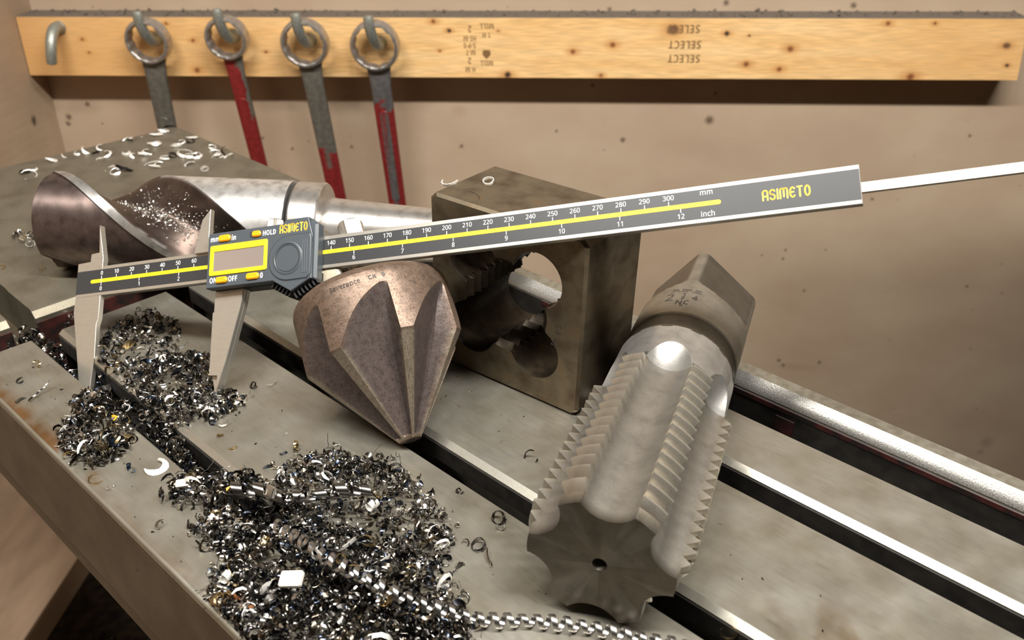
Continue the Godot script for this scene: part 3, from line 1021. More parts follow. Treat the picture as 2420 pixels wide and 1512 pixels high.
# =====================================================================  square threading die
func build_die() -> void:
	var a := deg_to_rad(36.0)
	var d := Vector3(cos(a), 0, sin(a))
	var n := Vector3(-sin(a), 0, cos(a))
	var fb := Vector3(31.8, 0, -341.5)
	var t := thing("threading_die", "square rusty steel threading die block standing on edge with clover-shaped hole", "die", Transform3D(Basis(d, Vector3.UP, n), (fb - d * 45.0) * MM))
	var W := 45.0
	var Hh := 46.0
	var ch := 3.2
	var ths := []
	for i in 180:
		ths.append(i * 2.0 + 0.0)
	for c in [[W, Hh - ch], [W - ch, Hh], [-W + ch, Hh], [-W, Hh - ch], [-W, -Hh + ch], [-W + ch, -Hh], [W - ch, -Hh], [W, -Hh + ch]]:
		ths.append(rad_to_deg(atan2(c[1], c[0])) if atan2(c[1], c[0]) >= 0 else rad_to_deg(atan2(c[1], c[0])) + 360.0)
	ths.sort()
	var outer := func(deg: float, ins: float) -> Vector2:
		var c := cos(deg_to_rad(deg))
		var s := sin(deg_to_rad(deg))
		var k := minf((W - ins) / maxf(absf(c), 1e-6), (Hh - ins) / maxf(absf(s), 1e-6))
		k = minf(k, (W + Hh - ch - ins * 1.4) / (absf(c) + absf(s)))
		return Vector2(c, s) * k
	var lob := func(deg: float) -> float:
		var q := fposmod(deg, 90.0) - 45.0
		var x := 13.9 * 13.9 - pow(26.4 * sin(deg_to_rad(q)), 2.0)
		if x <= 0.0:
			return 0.0
		return 26.4 * cos(deg_to_rad(q)) + sqrt(x)
	var hole := func(deg: float, depth: float) -> float:
		var l: float = lob.call(deg)
		var ph := fposmod(depth / 5.6 + deg / 360.0, 1.0)
		var tooth := absf(ph - 0.5) * 2.0
		var bore := 22.0 + 3.2 * tooth
		return maxf(l, bore)
	var rings := []
	var mkring := func(kind: int, z: float, v: float) -> PackedVector3Array:
		var r := PackedVector3Array()
		for q in ths:
			var p: Vector2
			if kind == 0:
				p = outer.call(q, v)
			else:
				var k: float = hole.call(q, -z) + v
				p = Vector2(cos(deg_to_rad(q)), sin(deg_to_rad(q))) * k
			r.append(Vector3(p.x, p.y + Hh, z))
		return r
	var hz := []
	var z := 0.0
	while z > -48.01:
		hz.append(z)
		z -= 1.4
	hz.append(-48.5)
	rings.append(mkring.call(1, 0.0, 0.4))
	rings.append(mkring.call(0, 0.0, 1.4))
	rings.append(mkring.call(0, -1.4, 0.0))
	rings.append(mkring.call(0, -47.1, 0.0))
	rings.append(mkring.call(0, -48.5, 1.4))
	rings.append(mkring.call(1, -48.5, 0.3))
	part("die_block", loft(rings), M.die_iron, t, 25.0)
	var hr := []
	for q in hz:
		hr.append(mkring.call(1, q, 0.4 if q == 0.0 else 0.0))
	var bm: StandardMaterial3D = M.die_bore
	part("threaded_bore", loft(hr), bm, t, 28.0)
	# stamped marks on the right margin
	var s := PackedVector3Array()
	s.append_array(xf(text("4", 4.5, 0.05, false), shift(30, 36, 0.0)))
	s.append_array(xf(text("S 4", 3.2, 0.05, false), Transform3D(Basis(Vector3(0, 0, 1), -PI / 2), Vector3(32, 44, 0.0))))
	part("stamped_marks", s, M.ink, t)


# =====================================================================  countersink
func build_countersink() -> void:
	var ax := Vector3(-0.32366, 0.63608, -0.70046).normalized()
	var sd := ax.cross(Vector3.UP).normalized()
	var up := sd.cross(ax)
	var t := thing("countersink", "rusty fluted cone-shaped countersink cutter lying point forward below the caliper", "cutter", Transform3D(Basis(-sd, up, ax), Vector3(-44.19, 4.4, -315.43) * MM))
	var R := 37.0
	var tb := 40.5
	var te := 74.0
	var step := 360.0 / 7.0
	var prof := func(z: float) -> float:
		if z < tb:
			return 5.2 + (R - 5.2) * (z / tb)
		if z < te - 7.0:
			return R
		var k := (z - te + 7.0) / 7.0
		return R - 7.0 * (1.0 - sqrt(maxf(0.0, 1.0 - k * k)))
	var span := step - 9.0
	# one tooth, going leftwards from a land's left edge: wall, ramp up to the next land, land. Returns [angle, radius] pairs
	var tooth := func(z: float) -> Array:
		var r0: float = prof.call(z)
		var out := []
		var fs := span
		var rb: float = clampf(2.5 + 0.53 * z, 0.0, r0)
		if z > 50.0:
			var k := minf(1.0, (z - 50.0) / 13.0)
			rb = lerpf(2.5 + 0.53 * z, R, 1.0 - sqrt(1.0 - k * k * k))
		if z < 1.5:
			rb = r0
		rb = minf(rb, r0)
		var dep := r0 - rb
		if z > tb:
			# the ramp keeps the plane it has at the belt and runs out where it meets the cylinder
			var b0 := Vector2(2.5 + 0.53 * tb, 0)
			var ed := (Vector2(R, 0).rotated(deg_to_rad(span - 5.0)) - b0).normalized()
			var pq := Vector2(rb, 0)
			var hb := pq.dot(ed)
			var run := -hb + sqrt(maxf(0.0, hb * hb + R * R - rb * rb))
			fs = 5.0 + rad_to_deg((pq + ed * run).angle())
		for q in [0.0, 0.8, 2.0, 3.5]:
			out.append([q, lerpf(r0, r0 - dep, pow(q / 5.0, 0.4))])
		var pb := Vector2(r0 - dep, 0)
		var wide := maxf(fs - 5.0, 0.2)
		var pe := Vector2(r0, 0).rotated(deg_to_rad(wide))
		var e := pe - pb
		for f in [0.0, 0.05, 0.12, 0.22, 0.34, 0.46, 0.58, 0.7, 0.82, 0.92, 1.0]:
			var q: float = wide * f
			var den := Vector2(1, 0).rotated(deg_to_rad(q)).cross(e)
			var chord := r0 if absf(den) < 1e-6 else pb.cross(e) / den
			chord += 2.4 * exp(-q / 4.0) * dep / 16.0
			out.append([5.0 + q, clampf(chord, 0.0, r0)])
		for f in [0.1, 0.4, 0.75]:
			out.append([lerpf(5.0 + wide, step - 9.0, f), r0])
		for q in [9.0, 6.0, 3.0, 0.4]:
			out.append([step - q, r0])
		return out
	var zs := [0.0, 1.0, 2.0, 4.0, 8.0, 12.0, 16.0, 20.0, 24.0, 28.0, 32.0, 36.0, 39.0, 40.3, 40.7, 43.0, 45.5, 48.0, 50.5, 53.0, 55.0, 57.0, 58.5, 60.0, 61.2, 62.2, 63.0, 64.0, 67.0, 69.5, 71.5, 73.0, 73.8, 74.0]
	var rings := []
	for z in zs:
		var r := PackedVector3Array()
		var tt: Array = tooth.call(z)
		for k in 7:
			for e in tt:
				r.append(pol(e[1], 89.5 + k * step + e[0], z))
		rings.append(r)
	var tones := func(p: Vector3, nn: Vector3) -> Color:
		var rr := Vector2(p.x, p.y).length()
		var r0: float = prof.call(p.z)
		var q := fposmod(rad_to_deg(atan2(p.y, -p.x)) - 89.5, step)
		if p.z > tb - 0.5 and rr > r0 - 0.3:
			return Color(0.185, 0.137, 0.105)
		if rr > r0 - 0.35 and q > step - 10.0:
			return Color(0.3, 0.26, 0.2)
		if rr > r0 - 0.35:
			return Color(0.25, 0.19, 0.14)
		return Color(0.15, 0.125, 0.115)
	part("cutter_head", loft(rings, true, true, true), M.cutter, t, 24.0, tones)
	part("centre_hole", lathe([[2.2, -0.12], [2.2, 0.4]], 14), M.ink, t)
	part("shank", lathe([[7.5, 73.5], [6.2, 78], [6.2, 109.5], [5.4, 111]], 28), M.satin, t)
	part("shank_flat", box(Vector3(-4.0, 4.2, 96), Vector3(4.0, 6.7, 110), 0.3), M.satin, t)
	# maker's mark bent round the body
	var s := PackedVector3Array()
	var src := text("Severance", 2.1, 0.05, false, true, 1.0)
	var src2 := text("CK   9", 1.9, 0.05, true, false, 1.1)
	for e in [[src, 118.0], [src2, 95.5]]:
		for p in e[0]:
			s.append(pol(R + 0.04 + p.z, e[1] - rad_to_deg(p.x / R), 66.0 + p.y))
	part("maker_mark", s, M.ink, t)


# =====================================================================  tap
func build_tap() -> void:
	var ax := Vector3(0.33898, 0, -0.94079).normalized()
	var sd := ax.cross(Vector3.UP)
	var yc := 27.9
	var t := thing("hand_tap", "large steel six-flute hand tap with square end lying across the slots", "tap", Transform3D(Basis(-sd, Vector3.UP, ax), Vector3(32.0, 0.0, -219.6) * MM))
	var R := 30.3
	var P := 6.05
	var L := 98.0
	var core := 27.0
	var flute := func(phi: float, z: float) -> float:
		var c := 31.6
		if z > 90.0:
			c += pow(z - 90.0, 2.0) / 58.0
		var rf := 11.7
		var x := rf * rf - pow(c * sin(deg_to_rad(phi)), 2.0)
		if x <= 0.0:
			return 99.0
		return c * cos(deg_to_rad(phi)) - sqrt(x)
	var ths := []
	for k in 6:
		var c := -2.0 + 60.0 * k       # land centre
		for q in [-9.4, -5.0, 0.0, 5.0, 9.4]:
			ths.append([c + q, 1, c])
		for q in [-20.2, -18.0, -15.0, -11.0, -7.0, -3.0, 0.0, 3.0, 7.0, 11.0, 15.0, 18.0, 20.2]:
			ths.append([c + 30.0 + q, 0, c + 30.0])
	var rad := func(th: Array, z: float, ridge: float) -> float:
		var deg: float = th[0]
		var phi := fposmod(deg + 2.0 - 30.0 + 30.0, 60.0) - 30.0
		var body: float
		if z <= L and z > -0.1:
			body = ridge
		else:
			body = core
		if th[1] == 1:
			return body
		return minf(body if z > L else 28.6, flute.call(phi, z))
	var rings := []
	var tone := []
	var add := func(z: float, ridge: float, twist: bool) -> void:
		var r := PackedVector3Array()
		var half := 20.2
		if z > L:
			var c := 31.6 + pow(maxf(0.0, z - 90.0), 2.0) / 58.0
			var cs := (c * c + core * core - 11.7 * 11.7) / (2.0 * c * core)
			half = rad_to_deg(acos(clampf(cs, 0.0, 1.0))) if cs < 1.0 else 8.0
			half = maxf(half, 8.0)
		for th0 in ths:
			var th: Array = th0
			if th0[1] == 0 and z > L:
				th = [th0[2] + (th0[0] - th0[2]) / 20.2 * half, 0, th0[2]]
			var zz := z
			if twist and th[1] == 1:
				zz += P * (fposmod(th[0], 360.0) / 360.0 - 0.25)
			r.append(pol(rad.call(th, z, ridge), th[0], maxf(zz, 0.0) if z > 0.0 else 0.0, yc))
		rings.append(r)
	# face, hole
	var hole := PackedVector3Array()
	var hole_in := PackedVector3Array()
	for th in ths:
		hole_in.append(pol(0.9, th[0], 7.0, yc))
		hole.append(pol(2.7, th[0], 0.0, yc))
	rings.append(hole_in)
	rings.append(hole)
	add.call(0.0, 26.4, false)
	add.call(5.2, 26.9, false)
	var k := 1
	while k * P < L - 1.0:
		var z0 := k * P
		add.call(z0 - 0.5, 26.2 + 0.3 * k / 16.0, true)
		add.call(z0 + 0.25, 26.2 + 0.3 * k / 16.0, true)
		add.call(z0 + P * 0.42, minf(R, 28.2 + k * 1.1), true)
		add.call(z0 + P * 0.58, minf(R, 28.2 + k * 1.1), true)
		k += 1
	add.call(L + 0.4, core, false)
	for z in [99.5, 101.0, 103.0, 105.0, 107.0, 108.5, 109.7, 110.6, 111.2, 111.6, 113.0, 118.0, 124.0]:
		add.call(z, core, false)
	var tones := func(p: Vector3, nn: Vector3) -> Color:
		var q := Vector2(p.x, p.y - yc)
		var rr := q.length()
		var c := Color(0.36, 0.335, 0.3)
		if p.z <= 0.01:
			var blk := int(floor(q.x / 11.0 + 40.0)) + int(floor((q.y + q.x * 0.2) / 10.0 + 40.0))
			c = Color(0.105, 0.09, 0.07) if blk % 2 == 0 else Color(0.14, 0.125, 0.105)  # end face tones darkened in the colour for the shade it lies in
		elif p.z > L - 1.0:
			c = Color(0.5, 0.485, 0.46)
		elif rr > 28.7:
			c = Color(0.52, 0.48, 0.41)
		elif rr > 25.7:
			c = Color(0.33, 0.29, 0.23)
		return c
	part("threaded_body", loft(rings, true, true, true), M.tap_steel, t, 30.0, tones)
	# neck, shank, square
	var sh := []
	var sq := []
	for i in 96:
		sq.append(i * 3.75 + 7.0)
	var ring := func(z: float, r0: float, h: float) -> PackedVector3Array:
		var r := PackedVector3Array()
		for q in sq:
			var d := absf(fposmod(q - 52.0 + 45.0, 90.0) - 45.0)
			r.append(pol(minf(r0, h / cos(deg_to_rad(d))), q, z, yc))
		return r
	for e in [[123.5, 27.0, 40.0], [126.0, 26.6, 40.0], [127.5, 25.7, 40.0], [137.0, 25.7, 40.0], [138.5, 26.5, 40.0], [160.0, 26.5, 40.0], [164.0, 26.5, 26.4], [166.0, 26.5, 25.0], [168.0, 26.5, 23.4], [170.5, 26.5, 21.6], [173.0, 26.5, 20.6], [204.5, 26.5, 20.4], [207.5, 24.0, 18.6]]:
		sh.append(ring.call(e[0], e[1], e[2]))
	var tones2 := func(p: Vector3, _n: Vector3) -> Color:
		var q := Vector2(p.x, p.y - yc).length()
		if p.z < 138.0:
			return Color(0.1, 0.088, 0.068)
		return Color(0.36, 0.33, 0.28) if q > 26.0 else Color(0.16, 0.145, 0.12)
	part("shank", loft(sh, true, true, true), M.tap_steel, t, 30.0, tones2)
	# size marks etched on the shank
	var s := PackedVector3Array()
	for e in [["2", 5.0, -7.0, 153.6, false], ["1", 2.2, -0.6, 156.0, true], ["2", 2.2, -0.6, 152.6, true], ["4", 3.0, 5.0, 153.6, true], ["NC", 2.8, 0.0, 148.0, true], ["H", 1.4, 0.0, 144.8, true]]:
		for p in text(e[0], e[1], 0.04, e[4], false, 1.2):
			s.append(pol(26.52 + p.z, 98.0 - rad_to_deg((p.x + e[2]) / 26.5), e[3] + p.y * 1.35, yc))
	for e in [[158.9, 7.5], [160.2, 6.5], [161.4, 7.0]]:
		for i in 9:
			if (i * 7 + int(e[0] * 10)) % 4 == 0:
				continue
			for p in box(Vector3(-0.75, -0.25, 0), Vector3(0.75, 0.25, 0.04)):
				s.append(pol(26.52 + p.z, 98.0 - rad_to_deg((p.x + (i - 4) * e[1] / 4.5) / 26.5), e[0] + p.y, yc))
	part("size_mark", s, M.ink, t)


# =====================================================================  caliper
func build_caliper() -> void:
	var t := thing("digital_caliper", "long digital caliper with black scale and yellow stripe propped across the tools", "caliper", CAL)
	# beam: steel bar, dark scale plate let into it
	part("beam", xf(prism(rect(-17, -7.95, 373.5, 7.95), -3.6, 0.0, 0.25), Transform3D.IDENTITY), M.satin, t)
	part("scale_plate", box(Vector3(-17.0, -6.15, -0.2), Vector3(373.2, 6.15, 0.12)), M.plate, t)
	part("yellow_stripe", prism(rrect(-7.2, -0.95, 321.0, 0.95, 0.93, 6), 0.1, 0.2), M.yellow, t)
	var jaw := PackedVector2Array([v2(-17.1, -7.8), v2(-17.6, -15.8), v2(-10.6, -50.3), v2(-8.2, -64.5), v2(-2.6, -64.5), v2(-1.2, -43.5), v2(-0.6, -42.4), v2(-1.2, -23.5), v2(-0.2, -20), v2(0, -7.8)])
	part("fixed_jaw", prism(jaw, -3.0, 0.05, 0.25), M.satin, t)
	var ij := PackedVector2Array([v2(-17.0, 6.2), v2(0.0, 6.2), v2(0.0, 12.6), v2(-4.2, 31.0), v2(-2.9, 15.7), v2(-8.3, 15.3), v2(-8.6, 11.1), v2(-17.0, 10.8)])
	part("inside_jaw", prism(ij, -3.4, 0.05, 0.1), M.satin, t)
	part("depth_rod", box(Vector3(300, -3.1, -3.0), Vector3(470, 1.1, -1.2), 0.2), M.satin, t)
	# printed scale
	var tick_up := mk(box(Vector3(-0.16, 0.95, 0.1), Vector3(0.16, 2.55, 0.17)))
	var tick_down := mk(box(Vector3(-0.16, -2.6, 0.1), Vector3(0.16, -0.95, 0.17)))
	for i in 31:
		var x := i * 10.0
		if x > 64 and x < 136:
			continue
		node("scale_tick", tick_up, M.white, t).position.x = x * MM
		part("scale_number", xf(text(str(int(x)), 2.05, 0.05), shift(x, 4.25, 0.12)), M.white, t)
	for i in 13:
		var x := i * 25.4
		if x > 64 and x < 136:
			continue
		node("scale_tick", tick_down, M.white, t).position.x = x * MM
		part("scale_number", xf(text(str(i), 2.05, 0.05), shift(x, -4.15, 0.12)), M.white, t)
	part("zero_line", box(Vector3(-0.12, -2.6, 0.1), Vector3(0.12, 2.6, 0.22)), M.white, t)
	part("scale_lettering", xf(text("mm", 2.2, 0.05), shift(315.4, 4.6, 0.12)), M.white, t)
	part("scale_lettering", xf(text("inch", 2.2, 0.05), shift(315.6, -4.2, 0.12)), M.white, t)
	part("beam_logo", xf(logo(17.6, 4.0, 0.62, 0.05), shift(346.1, 0.15, 0.12)), M.gold, t)
	# slider
	part("slider_frame", box(Vector3(75, -12.5, -6.2), Vector3(135, 12.5, 2.2), 0.6), M.satin, t)
	var mj := PackedVector2Array([v2(74.8, -11), v2(74.6, -23.7), v2(73.8, -24.1), v2(73.6, -55.2), v2(78.4, -55.5), v2(78.7, -61.9), v2(83.4, -48.1), v2(90.0, -23.0), v2(91.5, -15.6), v2(92.5, -11)])
	part("moving_jaw", prism(mj, -1.6, 1.0, 0.25), M.satin, t)
	var mj2 := PackedVector2Array([v2(74.8, -11), v2(74.6, -23.7), v2(73.8, -24.1), v2(73.6, -55.2), v2(75.6, -64.0), v2(78.4, -62.6), v2(83.4, -48.1), v2(90.0, -23.0), v2(91.5, -15.6), v2(92.5, -11)])
	part("moving_jaw_back", prism(mj2, -4.4, -1.6, 0.2), M.satin, t)
	part("moving_inside_jaw", prism(PackedVector2Array([v2(61.2, 7.2), v2(74.5, 7.2), v2(74.5, 12.5), v2(69.9, 15.0), v2(70.0, 29.6), v2(65.2, 24.5)]), -1.2, 1.9, 0.15), M.satin, t)
	var hs := PackedVector2Array([v2(74.0, -13.3), v2(112.6, -13.2), v2(122.9, -19.1), v2(132.4, -14.2), v2(134.0, -13.8), v2(133.8, 7.7), v2(131.4, 16.2), v2(119.1, 16.2), v2(117.4, 14.4), v2(74.0, 14.5)])
	part("display_housing", prism(hs, 1.6, 7.0, 0.35, 0.0), M.housing, t)
	var hs2 := PackedVector2Array([v2(133.0, -14.0), v2(135.4, -14.4), v2(135.7, 7.7), v2(135.6, 13.0), v2(131.0, 16.2), v2(131.0, 0.0)])
	part("end_cap", prism(hs2, 0.2, 5.6, 1.2, 0.0), M.housing, t)
	var grip := PackedVector3Array()
	for i in 13:
		var f := float(i) / 12.0
		grip.append_array(xf(box(Vector3(-0.45, -2.6, -6.0), Vector3(0.45, 1.0, 4.8), 0.2), Transform3D(Basis(Vector3(0, 0, 1), -0.6 if f < 0.5 else 0.6), Vector3(lerpf(112.0, 135.0, f), -13.8 - 6.2 * (1.0 - absf(f - 0.5) * 2.0), 0))))
	grip.append_array(prism(PackedVector2Array([v2(76, -13.6), v2(76, -10), v2(135.3, -10), v2(135.3, -14.6), v2(124.2, -20.6), v2(112, -13.6)]), -6.0, 1.6))
	part("thumb_grip", grip, M.rubber, t)
	# raised battery cover: half round on the left, square on the right, with a dished ring and three ribs
	var cv := PackedVector2Array()
	for i in 15:
		var a := deg_to_rad(90.0 + 180.0 * i / 14.0)
		cv.append(Vector2(121.2 + 11.0 * cos(a), -2.9 + 10.9 * sin(a)))
	cv.append(v2(131.5, -13.6)); cv.append(v2(133.5, -11.5)); cv.append(v2(133.6, 5.5)); cv.append(v2(133.0, 8.0))
	part("cover_groove", prism(inset(cv, -0.35), 6.9, 7.06), M.groove, t)
	var cover := part("battery_cover", prism(cv, 6.8, 7.5, 0.35, 0.0), M.housing, t)
	var dr := []
	for e in [[8.3, 0.0], [7.9, 0.3], [7.3, 0.36], [6.9, 0.05], [8.3, 0.0]]:
		var r := PackedVector3Array()
		for i in 48:
			r.append(Vector3(e[0] * cos(TAU * i / 48), e[0] * sin(TAU * i / 48), e[1]))
		dr.append(r)
	part("dial_ring", xf(loft(dr), shift(121.0, -3.0, 7.48)), M.housing, cover)
	var dg := []
	for e in [[7.0, 0.0], [6.8, 0.1], [6.3, 0.1], [6.1, 0.0], [7.0, 0.0]]:
		var r := PackedVector3Array()
		for i in 48:
			r.append(Vector3(e[0] * cos(TAU * i / 48), e[0] * sin(TAU * i / 48), e[1]))
		dg.append(r)
	part("dial_groove", xf(loft(dg), shift(121.0, -3.0, 7.5)), M.groove, cover)
	for i in 3:
		part("rib", box(Vector3(129.0 + i * 1.15, -11.0, 7.45), Vector3(129.5 + i * 1.15, 5.2, 7.8), 0.12), M.housing, cover)
	# display
	var lcd := part("display_bezel", PackedVector3Array(loft([ring2(rrect(75.8, -7.2, 109.2, 7.9, 0.9), 6.9), ring2(rrect(75.8, -7.2, 109.2, 7.9, 0.9), 7.4), ring2(rrect(76.1, -6.9, 108.9, 7.6, 0.8), 7.55), ring2(rrect(77.9, -5.2, 107.4, 4.8, 0.3), 7.5), ring2(rrect(78.1, -5.0, 107.2, 4.6, 0.3), 7.0), ring2(rrect(75.8, -7.2, 109.2, 7.9, 0.9), 6.9)])), M.yellow, t)
	part("display_window", box(Vector3(77.8, -5.3, 6.9), Vector3(107.5, 4.9, 7.2)), M.lcd, lcd)
	for e in [[84.0, 11.15, 6.9, 3.3], [102.7, 11.1, 5.0, 2.9], [83.4, -9.8, 6.7, 3.2], [101.4, -9.75, 7.2, 3.2]]:
		part("button", xf(prism(rrect(-e[2] / 2, -e[3] / 2, e[2] / 2, e[3] / 2, e[3] * 0.42, 6), 0.0, 1.3, 0.5, 0.0), shift(e[0], e[1], 6.9)), M.orange, t)
	part("slide_slot", box(Vector3(98.6, 9.8, 6.9), Vector3(105.4, 12.6, 7.08)), M.groove, t)
	var lt := PackedVector3Array()
	for e in [["mm", 78.1, 11.1, 2.6], ["in", 89.2, 11.15, 2.6], ["HOLD", 109.8, 11.1, 2.5], ["ON", 78.2, -9.5, 2.6], ["OFF", 89.7, -9.6, 2.6], ["0", 106.3, -9.7, 2.6]]:
		lt.append_array(xf(text(e[0], e[3], 0.05, true, false, 0.82), shift(e[1], e[2], 7.0)))
	part("button_lettering", lt, M.white, t)
	part("housing_logo", xf(logo(15.0, 3.9, 0.6, 0.05), shift(123.4, 11.8, 7.0)), M.gold, t)
	# roller and lock screw
	part("thumb_roller", xf(lathe([[4.6, -5.2], [5.6, -4.8], [5.6, -1.6], [4.6, -1.2]], 36), shift(138.8, -12.2, 0)), M.roller, t)
	var kn := []
	for z in [12.0, 15.6, 19.0, 19.6]:
		var r := PackedVector3Array()
		for i in 56:
			var a := TAU * i / 56
			var q: float = (4.1 if i % 2 == 0 else 3.75) if z < 19.4 else 3.4
			r.append(Vector3(q * cos(a), z, q * sin(a)))
		kn.append(r)
	part("lock_screw", xf(loft(kn, true, true, true), shift(107.6, 0, -0.5)), M.satin, t, 15.0)


# =====================================================================  chips
func flake(r: float, sd: int) -> PackedVector3Array:
	var g := RandomNumberGenerator.new()
	g.seed = sd
	var top := PackedVector3Array()
	var bot := PackedVector3Array()
	for i in 7:
		var a := TAU * i / 7.0
		var k := r * g.randf_range(0.6, 1.1)
		var p := Vector3(k * cos(a) * 1.5, 0.25 * r * sin(a * 2.0), k * sin(a) * 0.8)
		top.append(p + Vector3(0, 0.07, 0))
		bot.append(p - Vector3(0, 0.07, 0))
	return loft([bot, top], true, true, true)


# a curled ribbon: radius, band width, turns, rise per turn, thickness, taper; lies with its axis along y
func curl(r: float, w: float, turns: float, rise: float, th := 0.16, grow := 0.0, steps := 11, tilt := 0.0) -> PackedVector3Array:
	var rings := []
	var n := int(maxf(6.0, steps * turns))
	for i in n + 1:
		var k := float(i) / n
		var a := TAU * turns * k
		var rr := r * (1.0 + grow * k + 0.09 * sin(5.0 * k + r * 7.0))
		var o := Vector3(rr * cos(a), rise * turns * k, rr * sin(a))
		var rad := Vector3(cos(a), 0, sin(a)).rotated(Vector3(-sin(a), 0, cos(a)), tilt)
		var axd := Vector3(0, 1, 0).rotated(Vector3(-sin(a), 0, cos(a)), tilt)
		var ww := w * (1.0 - 0.82 * pow(absf(k - 0.46) / 0.54, 2.6)) * (1.0 + 0.12 * sin(k * 17.0 + w * 5.0))
		rings.append(PackedVector3Array([o + rad * th / 2 - axd * ww / 2, o + rad * th / 2 + axd * ww / 2, o - rad * th / 2 + axd * ww / 2, o - rad * th / 2 - axd * ww / 2]))
	var s := loft(rings, true, true, true)
	var c := Vector3(0, rise * turns / 2, 0)
	return xf(s, Transform3D(Basis.IDENTITY, -c))


func wire(sd: int, l: float, r: float) -> PackedVector3Array:
	var g := RandomNumberGenerator.new()
	g.seed = sd
	var pts := []
	var p := Vector3(-l / 2, 0, 0)
	var d := Vector3(1, 0, 0)
	for i in 7:
		pts.append(p)
		d = d.rotated(Vector3(0, 1, 0), g.randf_range(-0.7, 0.9)).rotated(Vector3(0, 0, 1), g.randf_range(-0.3, 0.3))
		p += d * l / 6.0
	return tube(smooth_path(pts, 2), [r], 4)


# a long helical ribbon that follows a path on the table (table frame, mm)
func helix(path: Array, rad: float, w: float, pitch: float, per := 14) -> PackedVector3Array:
	var c := Curve3D.new()
	for i in path.size():
		var tn: Vector3 = (path[mini(i + 1, path.size() - 1)] - path[maxi(i - 1, 0)]) / 6.0
		c.add_point(path[i], -tn, tn)
	c.bake_interval = 0.5
	var len := c.get_baked_length()
	var n := int(len / pitch * per)
	var rings := []
	for i in n + 1:
		var s := len * i / n
		var p := c.sample_baked(s)
		var d := (c.sample_baked(minf(s + 0.6, len)) - c.sample_baked(maxf(s - 0.6, 0.0))).normalized()
		var x := Vector3.UP.cross(d).normalized()
		var y := d.cross(x)
		var a := TAU * s / pitch
		var o := x * cos(a) + y * sin(a)
		var rr := rad * (1.0 - 0.15 * sin(s * 0.31))
		rings.append(PackedVector3Array([p + o * (rr + 0.1) - d * w / 2, p + o * (rr + 0.1) + d * w / 2, p + o * (rr - 0.1) + d * w / 2, p + o * (rr - 0.1) - d * w / 2]))
	return loft(rings, true, true, true)


var chips := []      # [mesh, kind] of each variant


func chip_at(mesh: Mesh, m: Material, p: Vector3, e: Vector3, sc: float, label: String, group: String, called := "metal_chip", cat := "metal chip") -> MeshInstance3D:
	var o := MeshInstance3D.new()
	o.name = called
	o.mesh = mesh
	o.material_override = m
	o.transform = TAB * Transform3D(Basis.from_euler(e).scaled(Vector3.ONE * sc), p * MM)
	add_child(o, true)
	tag(o, label, cat, group)
	return o


